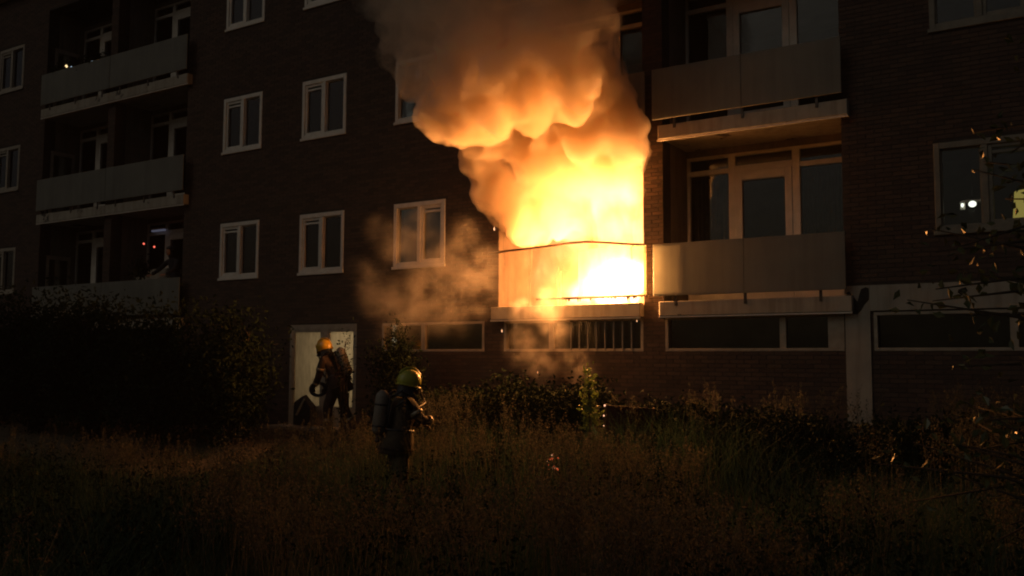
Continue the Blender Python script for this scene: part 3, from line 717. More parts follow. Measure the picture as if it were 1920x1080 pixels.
def tall_zone(P):
    return 1 + .55 * np.exp(-((P - np.array([-6.1, -6.1])) ** 2).sum(1) / 1.1)
def low_zone(P):
    """short grass along the camera side of the path"""
    d = pdist(P); x = P[:, 0]; m = np.clip((d - .7) / 3.2, 0, 1)
    w = np.where(x < -8.3, 1.0, np.clip((-7.2 - x) / 1.1, 0, 1)); near = np.linalg.norm(P - camp, axis=1); w = w * np.clip((near - 6.5) / 2.0, 0, 1)
    return 1 - w * (1 - (.22 + .78 * m))
P = field(52000, 2.6, 17, seed=1); d = pdist(P); P = P[d > .55]
lowf = low_zone(P); c1 = clump(P, .55, 3.0); hh = (.50 + .40 * rs.rand(len(P)) + .75 * c1) * lowf; hh = np.clip(hh * .80, .10, 1.0) * tall_zone(P)
hh *= np.where(P[:, 1] > -2.2, .75, 1.0)
base = np.column_stack([P, GZ(P[:, 0], P[:, 1]) - .02])
gV, gF = ribbons(base, hh, .005 + .006 * rs.rand(len(P)), hh * (.15 + .55 * rs.rand(len(P))), rs.rand(len(P)) * 6.283)
gr = np_mesh('tall_grass', gV, gF, m_grass); gr['kind'] = 'stuff'
# flowering stalks with open panicles
P = field(15000, 3.0, 15, seed=2); c1 = clump(P, .55, 9.0) + .6 * clump(P, 1.7, 4.0); P = P[(c1 > .22) & (pdist(P) > .8)]
lowf = low_zone(P); P = P[(lowf > .45)]; lowf = low_zone(P)
hh = (.92 + .38 * rs.rand(len(P)) + .45 * clump(P, .5, 9.0)) * lowf * .80 * np.minimum(tall_zone(P), 1.3)
base = np.column_stack([P, GZ(P[:, 0], P[:, 1]) - .02]); az = rs.rand(len(P)) * 6.283; ln = hh * (.05 + .22 * rs.rand(len(P)))
sV, sF = ribbons(base, hh, np.full(len(P), .0045), ln, az)
cen = []; siz = []
for i in range(len(P)):
    k = 30; t = rs.rand(k) * .32 + .70; r_ = (1.04 - t) * .20 * (.4 + rs.rand(k)); a = rs.rand(k) * 6.283
    c = base[i] + np.outer(ln[i] * t * t, [math.cos(az[i]), math.sin(az[i]), 0]) + np.outer(hh[i] * (t - .25 * t * t * min(ln[i] / hh[i], 1)), [0, 0, 1])
    c += np.column_stack([np.cos(a) * r_, np.sin(a) * r_, rs.rand(k) * .03]); cen.append(c); siz.append(.014 + .022 * rs.rand(k))
lV, lF = leaves(np.concatenate(cen), np.concatenate(siz), -1.5, .45)
v_, f_ = join([(sV, sF), (lV, lF)])
sd = np_mesh('flowering_grass', v_, f_, m_seed); sd['kind'] = 'stuff'
# broad-leaved weeds (dock, mugwort) between the grass
P = field(3200, 3.2, 14.5, seed=5); c1 = clump(P, .7, 21.0); P = P[(c1 > .05) & (pdist(P) > .9)]; lowf = low_zone(P); P = P[lowf > .6]
parts = []; hh = .42 + .50 * rs.rand(len(P)); base = np.column_stack([P, GZ(P[:, 0], P[:, 1]) - .02]); az = rs.rand(len(P)) * 6.283
parts.append(ribbons(base, hh, np.full(len(P), .010), hh * .12, az))
cen = []; siz = []
for i in range(len(P)):
    k = 34; t = .15 + .85 * rs.rand(k); r_ = .03 + .10 * (1.15 - t) * rs.rand(k); a = rs.rand(k) * 6.283
    cen.append(base[i] + np.column_stack([np.cos(a) * r_ + hh[i] * .12 * t * t * math.cos(az[i]), np.sin(a) * r_ + hh[i] * .12 * t * t * math.sin(az[i]), hh[i] * t])); siz.append((.035 + .05 * rs.rand(k)) * (1.25 - .6 * t))
parts.append(leaves(np.concatenate(cen), np.concatenate(siz), .2, .42))
v_, f_ = join(parts); wd = np_mesh('weeds', v_, f_, m_leaf); wd['kind'] = 'stuff'

def make_bush(name, label, cat, x, y, h, rx, ry, n, leaf, mat, group=None, stems=7, seed=0, z0=None, sparse=.0, low=.12):
    global rs
    rr = np.random.RandomState(seed); g0 = gz(x, y) if z0 is None else z0
    root = empty(name, (x, y, g0)); tag(root, label, cat, group)
    st = MB(); tips = []
    for i in range(stems):
        a = rr.rand() * 6.283; r_ = .25 + .6 * rr.rand(); hh_ = h * (.55 + .6 * rr.rand())
        p = [(.06 * math.cos(a), .06 * math.sin(a), -.05), (rx * r_ * .35 * math.cos(a), ry * r_ * .35 * math.sin(a), hh_ * .4), (rx * r_ * .8 * math.cos(a + .2), ry * r_ * .8 * math.sin(a + .2), hh_)]
        st.tube(p, [.022 + .006 * h, .014 + .003 * h, .005], 6); tips.append(p[2]); tips.append(p[1])
        for _ in range(3):
            t = .35 + .6 * rr.rand(); q = [p[1][k] * (1 - t) + p[2][k] * t for k in range(3)]
            e_ = (q[0] + rx * .4 * rr.normal() * .6, q[1] + ry * .4 * rr.normal() * .6, q[2] + h * (.05 + .15 * rr.rand())); st.tube([q, e_], [.009, .003], 5); tips.append(e_)
    st.build('stem', m_bark, root)
    # leaf clumps: centres on an uneven shell, leaves gaussian round them
    nc = max(14, int(n / 55)); C_ = []
    while len(C_) < nc:
        u = rr.rand(3) * 2 - 1
        if (u ** 2).sum() > 1: continue
        z = u[2] * .5 + .5; wob = 1 + .35 * noise.noise(Vector((u[0] * 1.7 + seed, u[1] * 1.7, u[2] * 1.7)))
        if rr.rand() < sparse: continue
        C_.append((u[0] * rx * wob, u[1] * ry * wob, (low + (1 - low) * z) * h * (1 + .12 * (wob - 1) / .35)))
    C_ += tips; C_ = np.array(C_); k = rr.randint(0, len(C_), n)
    cen = C_[k] + rr.normal(size=(n, 3)) * np.array([.13 * rx + .03, .13 * ry + .03, .075 * h + .03])
    cen[:, 2] = np.maximum(cen[:, 2], .02)
    keep = rs; rs = rr
    v_, f_ = leaves(cen, leaf * (.6 + .7 * rr.rand(n)), .6, .5); rs = keep
    np_mesh('foliage', v_, f_, mat, root)
    return root
BG = 'dark shrubs along the foot of the block'
for k_, a in enumerate([
    ('tall dense black shrub under the left balcony stack, tallest of the shrubs', -18.3, -2.5, 2.40, 1.35, .9, 15000, .10),
    ('dense dark shrub hiding the slab end of the lowest left balcony', -16.2, -2.6, 2.2, 1.25, .85, 14000, .10),
    ('broad dense dark shrub below the leftmost window column', -14.3, -2.6, 2.0, 1.2, .8, 13000, .095),
    ('dark shrub next to the left edge of the white entrance door', -12.75, -2.45, 1.85, .95, .6, 9500, .09),
    ('low dark shrub at the far left edge in front of the wall', -20.6, -2.3, 1.95, 1.5, 1.0, 13000, .10),
    ('rounded dark shrub at the far left behind the sandy path', -23.6, -1.1, 1.9, 1.5, .9, 9000, .10)]):
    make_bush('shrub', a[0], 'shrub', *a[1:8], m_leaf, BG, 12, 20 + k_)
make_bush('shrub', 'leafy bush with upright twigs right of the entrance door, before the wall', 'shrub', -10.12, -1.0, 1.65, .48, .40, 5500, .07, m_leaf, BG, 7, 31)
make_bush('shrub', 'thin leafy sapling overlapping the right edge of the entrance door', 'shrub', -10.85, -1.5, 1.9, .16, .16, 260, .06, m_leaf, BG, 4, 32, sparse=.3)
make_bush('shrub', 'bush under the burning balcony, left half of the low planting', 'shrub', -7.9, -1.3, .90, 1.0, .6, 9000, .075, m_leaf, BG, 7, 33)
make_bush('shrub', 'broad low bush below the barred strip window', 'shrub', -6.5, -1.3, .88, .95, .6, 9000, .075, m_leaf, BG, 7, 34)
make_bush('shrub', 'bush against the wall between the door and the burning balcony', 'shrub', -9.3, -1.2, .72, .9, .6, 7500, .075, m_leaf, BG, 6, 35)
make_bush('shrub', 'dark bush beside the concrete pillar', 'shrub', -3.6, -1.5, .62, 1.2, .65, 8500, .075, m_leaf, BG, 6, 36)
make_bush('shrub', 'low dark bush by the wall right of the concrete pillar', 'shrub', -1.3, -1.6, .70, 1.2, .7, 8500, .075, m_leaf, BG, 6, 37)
make_bush('young_plant', 'bright green lit plant with narrow leaves beside the scorched red sheet', 'plant', -5.86, -1.95, 1.1, .14, .12, 420, .085, m_leaf_bright, None, 4, 38)
make_bush('shrub', 'dark low bush in front of the brick pier beside the fallen sheet', 'shrub', -4.9, -1.2, .66, .8, .5, 6500, .075, m_leaf, BG, 6, 39)
# near tree at the right edge: glossy leaves that catch the fire
tr_ = empty('tree', (.24, -6.6, gz(.24, -6.6))); tag(tr_, 'dark glossy-leaved tree hanging into view at the right edge', 'tree')
t_ = MB(); t_.tube([(0, 0, -.1), (.03, .02, 1.2), (-.05, .05, 2.4), (.02, .0, 3.9)], [.09, .075, .055, .02], 10); t_.build('trunk', m_bark, tr_)
rr = np.random.RandomState(77); b_ = MB(); cen = []
for i in range(64):
    z = .5 + 3.1 * rr.rand(); a = math.pi + rr.normal() * .9 if i % 3 else rr.rand() * 6.28; L = (.8 + .65 * rr.rand()) * (1.25 - .18 * z)
    e = np.array([math.cos(a) * L, math.sin(a) * L * .8, .25 + .3 * rr.normal()]); p0 = np.array([0, 0, z]); mid = p0 + e * .5 + np.array([0, 0, .1])
    b_.tube([p0, mid, p0 + e], [.018, .011, .004], 6)
    for t in rr.rand(26) * .8 + .22:
        q = p0 + e * t + np.array([0, 0, .1 * math.sin(t * 3.1)]); cen.append(q + rr.normal(size=3) * .075)
b_.build('branch', m_bark, tr_)['kind'] = 'stuff'
rs = rr; v_, f_ = leaves(np.array(cen), .055 + .04 * rr.rand(len(cen)), .5, .55); np_mesh('foliage', v_, f_, m_leaf_shiny, tr_)

# ================================================================== PEOPLE
m_suit = surf('turnout_coat', (.11, .085, .055), (.06, .048, .035), 5, .85, bump=.5, bscale=14)
m_suit_dark = surf('dark_turnout_coat', (.055, .035, .028), (.03, .022, .02), 5, .85, bump=.5, bscale=14)
m_band = surf('reflective_band', (.34, .30, .20), (.26, .23, .16), 14, .35, spec=.6)
m_helmet = surf('yellow_helmet', (.46, .47, .05), (.33, .34, .05), 9, .35, spec=.6, bump=.02)
m_helmet_o = surf('orange_yellow_helmet', (.72, .42, .03), (.62, .36, .03), 6, .25, spec=.7)
m_rubber = surf('black_rubber', (.018, .018, .02), (.028, .026, .026), 9, .5, spec=.5)
m_visor = surf('visor', (.03, .03, .03), (.05, .045, .04), 3, .08, spec=.9)
m_cyl = surf('grey_air_cylinder', (.24, .21, .17), (.18, .16, .13), 6, .5, spec=.3)
m_glove = surf('dark_glove', (.035, .03, .026), (.06, .05, .04), 12, .75)
m_skin = surf('skin', (.45, .27, .19), (.40, .23, .16), 9, .5)
m_jeans = surf('dark_clothes', (.02, .021, .026), (.03, .03, .035), 8, .85)
def skin_mesh(name, pts, edges, root=0, sub=2, mat=None, parent=None, loc=None):
    me = bpy.data.meshes.new(name); me.from_pydata([p[:3] for p in pts], edges, []); o = bpy.data.objects.new(name, me); COL.objects.link(o)
    sk = o.modifiers.new('skin', 'SKIN'); sk.use_smooth_shade = True; sk.branch_smoothing = .6
    if not me.skin_vertices: 
        bpy.context.view_layer.objects.active = o; me.skin_vertices.new() if hasattr(me.skin_vertices, 'new') else None
    d = me.skin_vertices[0].data
    for i, p in enumerate(pts): d[i].radius = (p[3], p[4] if len(p) > 4 else p[3]); d[i].use_root = (i == root)
    ss = o.modifiers.new('sub', 'SUBSURF'); ss.levels = sub; ss.render_levels = sub
    dg = bpy.context.evaluated_depsgraph_get(); m2 = bpy.data.meshes.new_from_object(o.evaluated_get(dg)); o.modifiers.clear(); o.data = m2; bpy.data.meshes.remove(me); m2.name = name
    m2.materials.clear(); m2.materials.append(mat); m2.polygons.foreach_set('use_smooth', [True] * len(m2.polygons))
    if parent is not None: o.parent = parent
    return o
def ring(mb, c, d, r, w=.05, n=16, ry=None):
    """flat band round a limb"""
    d = Vector(d).normalized(); a = d.cross(Vector((0, 0, 1))); a = a if a.length > .1 else d.cross(Vector((1, 0, 0))); a.normalize(); b = d.cross(a); c = Vector(c); ry = ry or r
    vs = []
    for k, (off, rr_) in enumerate(((-w / 2, 1), (w / 2, 1), (w / 2, .93), (-w / 2, .93))):
        for i in range(n):
            t = 2 * math.pi * i / n; vs.append(c + d * off + (a * math.cos(t) * r + b * math.sin(t) * ry) * rr_)
    fs = [(k * n + i, k * n + (i + 1) % n, ((k + 1) % 4) * n + (i + 1) % n, ((k + 1) % 4) * n + i) for k in range(4) for i in range(n)]
    mb.add(vs, fs, True)
def glove(name, wrist, direc, upv, parent, mat, side=1, curl=.7):
    """palm and five bent fingers as one skinned hand"""
    d = Vector(direc).normalized(); u = Vector(upv); u = (u - d * u.dot(d)).normalized(); s = d.cross(u) * side
    w = Vector(wrist); pts = [(*w, .030), (*(w + d * .045), .034, .024), (*(w + d * .085), .036, .020)]; ed = [(0, 1), (1, 2)]
    for i, (off, L) in enumerate(((-.030, .068), (-.010, .078), (.011, .074), (.030, .058))):
        b0 = w + d * .085 + s * off; prev = 2; ang = 0; p = b0
        for j, f in enumerate((.42, .32, .26)):
            ang += curl * (.7 + .25 * j); dd = d * math.cos(ang) - u * math.sin(ang); p = p + dd * L * f
            pts.append((*p, .0105 - .0012 * j)); ed.append((prev, len(pts) - 1)); prev = len(pts) - 1
    p = w + d * .035 - s * .032; prev = 1
    for j in range(3):
        p = p + (d * .75 - s * (.5 - .4 * j) - u * (.3 + .3 * j)).normalized() * .026; pts.append((*p, .0125 - .0015 * j)); ed.append((prev, len(pts) - 1)); prev = len(pts) - 1
    return skin_mesh(name, pts, ed, 0, 1, mat, parent)
def firefighter(label, base, face, lean, arms, legs, mats, scale=1.0, head_pitch=0.0, group=None):
    suit, helm = mats
    root = empty('person', base, face); root.scale = (scale,) * 3; tag(root, label, 'person', group)
    piv = Vector((0, 0, .92)); Rm = Matrix.Rotation(lean, 3, 'Y')
    T = lambda x, y, z: piv + Rm @ (Vector((x, y, z)) - piv)
    J = {}; J['pelvis'] = (*piv, .155, .13); J['belly'] = (*T(.02, 0, 1.08), .165, .15); J['chest'] = (*T(.03, 0, 1.28), .185, .16); J['collar'] = (*T(.03, 0, 1.42), .11, .10)
    hp = Matrix.Rotation(head_pitch, 3, 'Y'); nb = T(.05, 0, 1.47); hd = lambda x, y, z: nb + Rm @ (hp @ Vector((x, y, z)))
    J['neck'] = (*nb, .062, .062); J['head'] = (*hd(.02, 0, .10), .085, .078); J['crown'] = (*hd(.02, 0, .18), .08, .072)
    order = list(J); pts = [J[k] for k in order]; ed = [(i, i + 1) for i in range(len(order) - 1)]
    idx = {k: i for i, k in enumerate(order)}
    def chain(frm, L):
        prev = idx[frm]
        for q in L: pts.append(q); ed.append((prev, len(pts) - 1)); prev = len(pts) - 1
    A = {}
    for sgn, (el, wr) in zip((1, -1), arms):
        sh = T(.02, sgn * .195, 1.37); e = T(el[0], sgn * el[1], el[2]); w = T(wr[0], sgn * wr[1], wr[2]); up_ = sh.lerp(e, .5)
        chain('chest', [(*sh, .085), (*up_, .075), (*e, .064), (*e.lerp(w, .5), .057), (*w, .047)]); A[sgn] = (sh, e, w)
    Lg = {}
    for sgn, (kn, an) in zip((1, -1), legs):
        h = Vector((0, sgn * .095, .86)); k = Vector((kn[0], sgn * kn[1], kn[2])); a = Vector((an[0], sgn * an[1], an[2]))
        chain('pelvis', [(*h, .12), (*h.lerp(k, .5), .108), (*k, .088), (*k.lerp(a, .5), .08), (*a, .072), (a.x + .04, a.y, max(a.z - .055, .05), .055), (a.x + .17, a.y + sgn * .02, max(a.z - .065, .045), .045)]); Lg[sgn] = (h, k, a)
    skin_mesh('body', pts, ed, 0, 2, suit, root)
    # helmet
    c = hd(.025, 0, .135); hl = MB(); q = MB()
    q.ball((0, 0, 0), .150, .122, .145, 20, 14, -.42); q.tube([(.155 * math.cos(t), .126 * math.sin(t), -.058 - .01 * math.cos(t)) for t in np.linspace(0, 2 * math.pi, 25)], .009, 6, False)
    q.tube([(.15 * math.cos(t), 0, .012 + .15 * math.sin(t)) for t in np.linspace(.35, 2.7, 12)], .014, 6)
    q.box(.128, .150, -.035, .035, .02, .085, bev=.004)
    Rh = Rm @ hp; X = Matrix.Translation(c) @ Rh.to_4x4()
    ho = q.build('helmet', helm, root, X)
    v = MB(); n = 9; vs = []
    for j, (z, rr_) in enumerate(((.0, .138), (-.05, .146), (-.105, .135))):
        for i in range(n): t = -1.05 + 2.1 * i / (n - 1); vs.append((rr_ * math.cos(t) + .005, rr_ * .86 * math.sin(t), z))
    v.add(vs, [(j * n + i, j * n + i + 1, (j + 1) * n + i + 1, (j + 1) * n + i) for j in range(2) for i in range(n - 1)], True); v.build('visor', m_visor, ho, X)
    nk = MB(); vs = []; n = 15
    for j, (z, rr_) in enumerate(((-.05, .135), (-.12, .132), (-.19, .15))):
        for i in range(n): t = math.pi - 1.75 + 3.5 * i / (n - 1); vs.append((rr_ * math.cos(t), rr_ * .85 * math.sin(t), z))
    nk.add(vs, [(j * n + i, j * n + i + 1, (j + 1) * n + i + 1, (j + 1) * n + i) for j in range(2) for i in range(n - 1)], True); nk.build('neck_guard', m_rubber, ho, X)
    # face and breathing mask with hose
    mk = MB(); mk.ball((.105, 0, -.085), .05, .062, .055, 12, 8); mk.tube([(.15, 0, -.10), (.175, 0, -.115)], [.032, .026], 10); mk.build('breathing_mask', m_rubber, root, X)
    hs = MB(); p0 = X @ Vector((.16, -.02, -.115)); p3 = T(-.12, -.12, 1.28)
    hs.tube([p0, p0 + Vector((.03, -.07, -.12)), T(.16, -.16, 1.30), T(.02, -.2, 1.42), p3], .014, 8); hs.build('air_hose', m_rubber, root)
    # cylinder on the back plate
    B = MB(); c0, c1 = T(-.245, .0, .98), T(-.235, .0, 1.42); d = (c1 - c0).normalized()
    B.tube([c0 - d * .035, c0, c0 + d * .02, c1 - d * .03, c1, c1 + d * .035, c1 + d * .05], [.03, .068, .082, .082, .074, .05, .022], 18); cy_ = B.build('air_cylinder', m_cyl, root)
    V_ = MB(); V_.tube([c0 - d * .10, c0 - d * .03], [.018, .02], 8).ball(tuple(c0 - d * .10), .026); V_.build('valve', m_rubber, cy_)
    
    for tt in (.72, .15): S = MB(); ring(S, c0.lerp(c1, tt), d, .0855, .022); S.build('strap', m_rubber, cy_)
    bp_ = MB(); 
    for sy in (-.07, .07): bp_.tube([T(-.16, sy, .98), T(-.175, sy, 1.2), T(-.165, sy, 1.42)], .016, 8)
    bp_.tube([T(-.16, -.08, 1.05), T(-.16, .08, 1.05)], .014, 8); bp_.tube([T(-.165, -.09, 1.36), T(-.165, .09, 1.36)], .014, 8)
    for sy in (-.12, .12): bp_.tube([T(-.16, sy * .6, 1.40), T(-.05, sy, 1.475), T(.12, sy, 1.42), T(.20, sy, 1.25), T(.13, sy * 1.3, 1.08)], .018, 6)
    bp_.tube([T(.185 * math.cos(t), .185 * math.sin(t), 1.02) for t in np.linspace(0, 2 * math.pi, 17)], .018, 6, False); bp_.build('harness', m_rubber, root)
    # bands and trouser hems
    bd = MB()
    for sgn in (1, -1):
        sh, e, w = A[sgn]; ring(bd, sh.lerp(e, .62), e - sh, .079, .045); ring(bd, e.lerp(w, .62), w - e, .064, .045)
        h, k, a = Lg[sgn]; ring(bd, k.lerp(a, .55), a - k, .088, .05)
    bd.build('reflective_bands', m_band, root)
    jk = MB(); vs = []; n = 22
    for j, (z, rx_, ry_) in enumerate(((1.02, .185, .195), (.90, .20, .205), (.74, .205, .215), (.735, .19, .20))):
        for i in range(n): t = 2 * math.pi * i / n; vs.append(T(rx_ * math.cos(t), ry_ * math.sin(t) * (1 + .03 * math.sin(5 * t)), z))
    jk.add(vs, [(j * n + i, j * n + (i + 1) % n, (j + 1) * n + (i + 1) % n, (j + 1) * n + i) for j in range(3) for i in range(n)], True); jk.build('coat_skirt', suit, root)
    hem = MB(); ring(hem, T(0, 0, .80), Rm @ Vector((0, 0, 1)), .222, .03, 24, .213); hem.build('coat_hem_band', m_suit_dark, root)
    for sgn in (1, -1):
        sh, e, w = A[sgn]; glove('glove', tuple(w), tuple((w - e).normalized()), (0, 0, 1), root, m_glove, sgn)
    return root, A, T
f1 = math.atan2(.877, .449)
ff1, A1, T1 = firefighter('firefighter in the grass seen from behind, yellow-green helmet, grey air cylinder on the back', (-6.76, -5.02, gz(-6.76, -5.02)), f1, .10,
    (((.16, .24, 1.14), (.36, .13, 1.10)), ((.16, .27, 1.16), (.36, .17, 1.16))), (((.10, .13, .47), (.02, .15, .10)), ((.02, .12, .47), (-.14, .14, .10))), (m_suit, m_helmet), .965, .05)
f2 = math.atan2(-.12, -.99)
ff2, A2, T2 = firefighter('firefighter with orange-yellow helmet bending forward in front of the white entrance door', (-11.20, -1.25, gz(-11.16, -1.25) + .02), f2, .42,
    (((.20, .22, 1.12), (.40, .14, 1.02)), ((.20, .25, 1.12), (.40, .16, 1.00))), (((.12, .15, .48), (.06, .17, .10)), ((-.02, .14, .46), (-.22, .16, .10))), (m_suit_dark, m_helmet_o), 1.01, -.15)
# the coiled hose the second firefighter holds
hc = MB(); w1 = ff2.matrix_basis @ (A2[1][2].lerp(A2[-1][2], .5)); ctr = w1 + Vector((-.02, -.03, -.05))
for k in range(4):
    ax = Vector((-.54, .84, 0)); pts = [ctr + ax * (.045 * (k - 1.5)) + (Vector((-.84, -.54, 0)) * math.cos(t) * .13 + Vector((0, 0, 1)) * math.sin(t) * .11) for t in np.linspace(0, 2 * math.pi, 23)]
    hc.tube(pts, .024, 8, False)
tag(hc.build('hose_coil', surf('dark_blue_hose', (.02, .03, .06), (.03, .04, .07), 10, .7)), 'dark blue coiled hose held by the firefighter at the door', 'hose')

# ================================================================== SMALL THINGS
def curtain(x0, x1, y, z0, z1, mat, label, folds=9, amp=.025):
    n = folds * 6; V = []; 
    for i in range(n + 1):
        t = i / n; yy = y + amp * math.sin(t * folds * 6.283) + .01 * math.sin(t * 17)
        V += [(x0 + (x1 - x0) * t, yy, z0), (x0 + (x1 - x0) * t, yy * 1.0 + .003, z1)]
    o = np_mesh('curtain', V, [(2 * i, 2 * i + 2, 2 * i + 3, 2 * i + 1) for i in range(n)], mat, smooth=True)
    sd_ = o.modifiers.new('cloth', 'SOLIDIFY'); sd_.thickness = .006
    tag(o, label, 'curtain', 'curtains behind the windows'); return o
cl = [(-15.912, 0, 'left', 'first'), (-13.521, 0, 'middle', 'first'), (-15.912, 1, 'left', 'second'), (-13.521, 1, 'middle', 'second')]
for x, r, a, s_ in cl:
    curtain(x + .10, x + .52, .14, r * H + .08, r * H + 1.14, m_curtain, 'grey curtain in the left casement of the %s-column window, %s upper storey' % ({'left': 'left', 'middle': 'middle'}[a], s_))
    curtain(x + .66, x + 1.10, .14, r * H + .08, r * H + 1.14, m_curtain, 'grey curtain in the right casement of the %s-column window, %s upper storey' % ({'left': 'left', 'middle': 'middle'}[a], s_))
curtain(-3.80, -3.0, 1.16, -.5, 1.30, m_curtain_b, 'brown folded curtain right of the glazed balcony door beside the fire', 11)
curtain(-5.55, -4.95, 1.18, -.5, 1.30, m_curtain, 'dark curtain left of the glazed balcony door beside the fire', 8)
def lampthing(name, label, cat, loc, r, mat, group=None, rz=None, parentless=True):
    o = MB().ball((0, 0, 0), r, r, rz or r, 10, 7).build(name, mat); o.location = loc; tag(o, label, cat, group); return o
e_white = emit('lamp_white', (1, .97, .9), 2.2); e_warm = emit('lamp_warm', (1, .72, .35), 1.6); e_red = emit('lamp_red', (1, .16, .10), 1.6)
# pendant lamp in the right window: cord, shade, bulb
pl = empty('pendant_lamp', (-1.41, 1.2, .54)); tag(pl, 'round white lamp glowing in the room behind the right window', 'lamp')
MB().ball((0, 0, 0), .052, .052, .045, 12, 8).build('bulb', e_white, pl); MB().tube([(0, 0, .05), (0, 0, 1.2)], .006, 6).build('cord', m_rubber, pl)
q = MB(); q.tube([(0, 0, .04), (0, 0, .11)], [.16, .05], 20, False); q.build('shade', m_curtain_b, pl)
pl2 = empty('lamp_reflection', (-1.55, 1.3, .55)); tag(pl2, 'tiny white reflection of the round lamp, left of it behind the right window', 'lamp')  # mirror image of the pendant lamp, built as a small glowing bulb
MB().ball((0, 0, 0), .020, .02, .03).build('bulb', e_white, pl2); MB().box(-.03, .03, .03, .06, -.06, .05).build('reflection_back', m_white, pl2)
d = bpy.data.lights.new('room_light', 'POINT'); d.energy = .35; d.color = (1, .85, .6); d.shadow_soft_size = .06; o = bpy.data.objects.new('room_light', d); COL.objects.link(o); o.location = (-1.41, 1.1, .42)
sh = empty('table_lamp', (-.66, .85, .10)); tag(sh, 'lit yellow lampshade behind the right pane of the right window', 'lamp')
MB().tube([(0, 0, .08), (0, 0, .50)], [.235, .20], 24, False).build('lamp_shade', emit('shade_glow', (.62, .46, .11), .52), sh)
MB().tube([(0, 0, -.10), (0, 0, -.07), (0, 0, .1)], [.09, .02, .014], 12).build('lamp_foot', m_rubber, sh)
tb = empty('sideboard', (-.7, .95, -.8)); tag(tb, 'dark sideboard under the yellow lampshade behind the right window', 'sideboard')
MB().box(-.45, .45, -.2, .2, .12, .78, bev=.01).build('carcass', m_char, tb); MB().box(-.48, .48, -.24, .23, .781, .80).build('top', m_char, tb)
for lx in (-.4, .4): MB().box(lx - .02, lx + .02, -.02, .02, 0, .12).build('leg', m_char, tb)
# candle in the left first-storey window, tube light in the top window
cd = empty('candle', (-15.03, .16, .09)); tag(cd, 'small burning candle standing in the left window of the lower row', 'candle')
MB().tube([(0, 0, 0), (0, 0, .07)], .016, 8).build('wax', m_curtain_b, cd); MB().tube([(0, 0, .07), (0, 0, .10), (0, 0, .16)], [.008, .024, .003], 8).build('flame', e_warm, cd)
tw = empty('window_lamp', (-13.20, .35, 5.62)); tag(tw, 'bright white lamp in the window at the top edge of the picture', 'lamp')
MB().tube([(0, 0, -.02), (0, 0, .35)], .035, 10).build('tube', emit('tube_white', (1, .95, .8), 1.6), tw); MB().ball((.32, .1, .12), .06, .06, .03).build('shade', emit('shade_white', (1, .9, .7), .8), tw)
d = bpy.data.lights.new('room_light', 'POINT'); d.energy = .8; d.color = (1, .75, .4); d.shadow_soft_size = .06; o = bpy.data.objects.new('room_light', d); COL.objects.link(o); o.location = (-13.0, .5, 6.0)
# hallway lamp behind the entrance door
hl_ = empty('hall_lamp', (-12.3, 1.5, -1.30)); tag(hl_, 'dim hallway lamp glowing behind the frosted glass of the entrance door', 'lamp')
MB().ball((0, 0, 0), .09, .09, .05).build('globe', emit('hall_globe', (1, .8, .55), .5), hl_); MB().tube([(0, 0, .04), (0, 0, .12)], .03, 8).build('mount', m_white, hl_)
d = bpy.data.lights.new('hall_light', 'POINT'); d.energy = 120; d.color = (1, .80, .56); d.shadow_soft_size = .15; o = bpy.data.objects.new('hall_light', d); COL.objects.link(o); o.location = (-12.22, 1.2, -1.6)
MB().box(-14.29, -11.5, 2.6, 2.7, -3.3, -.85).build('hall_wall', m_inwall, bld); MB().box(-14.29, -11.5, .31, 2.6, -3.15, -3.02).build('hall_floor', m_room, bld)
# left balconies
for px_, z_, y_ in ((-19.05, 1.02, .35), (-18.72, .93, .40)):
    k_ = lampthing('red_light', 'small red light hanging %s in the recess of the left balcony stack' % ('left' if px_ < -19 else 'right'), 'light', (px_, y_, z_), .022, e_red, 'red lights in the left balcony')
cb = empty('cabinet', (-19.0, .72, -.8)); tag(cb, 'pale cabinet standing at the back of the lower left balcony', 'cabinet')
MB().box(-.62, .62, -.2, .2, .06, 1.22, bev=.01).build('carcass', m_white_old, cb); MB().box(-.60, -.01, -.22, -.201, .1, 1.18, bev=.006).build('door', m_white_old, cb); MB().box(.01, .60, -.22, -.201, .1, 1.18, bev=.006).build('door', m_white_old, cb)
pp_ = empty('potted_plant', (-18.62, -.02, -.8)); tag(pp_, 'dark bushy houseplant above the rail of the lower left balcony', 'plant')
MB().tube([(0, 0, 0), (0, 0, .9)], [.16, .12], 14).build('pot', m_rubber, pp_)
rs = np.random.RandomState(5); c_ = rs.normal(size=(420, 3)) * np.array([.10, .10, .12]) + np.array([0, 0, 1.14]); v_, f_ = leaves(c_, .07 + .04 * rs.rand(420)); np_mesh('foliage', v_, f_, m_leaf, pp_)
# onlooker leaning on the rail
ob = empty('person', (-17.62, .22, -.8), -math.pi / 2); tag(ob, 'dark clothed onlooker leaning over the rail of the lower left balcony', 'person')
P_ = [(0, 0, .90, .14, .12), (.05, 0, 1.08, .14, .12), (.12, 0, 1.27, .16, .13), (.16, 0, 1.38, .06), (.20, 0, 1.47, .082, .075), (.21, 0, 1.56, .078, .07),
      (.12, .18, 1.30, .07), (.26, .26, 1.10, .05), (.34, .05, .98, .04), (.12, -.18, 1.30, .07), (.24, -.30, 1.12, .05), (.36, -.42, .99, .04),
      (0, .09, .85, .11), (.02, .11, .47, .08), (0, .12, .09, .06), (.14, .13, .04, .045), (0, -.09, .85, .11), (-.03, -.11, .47, .08), (-.05, -.12, .09, .06), (.10, -.13, .04, .045)]
E_ = [(0, 1), (1, 2), (2, 3), (3, 4), (4, 5), (2, 6), (6, 7), (7, 8), (2, 9), (9, 10), (10, 11), (0, 12), (12, 13), (13, 14), (14, 15), (0, 16), (16, 17), (17, 18), (18, 19)]
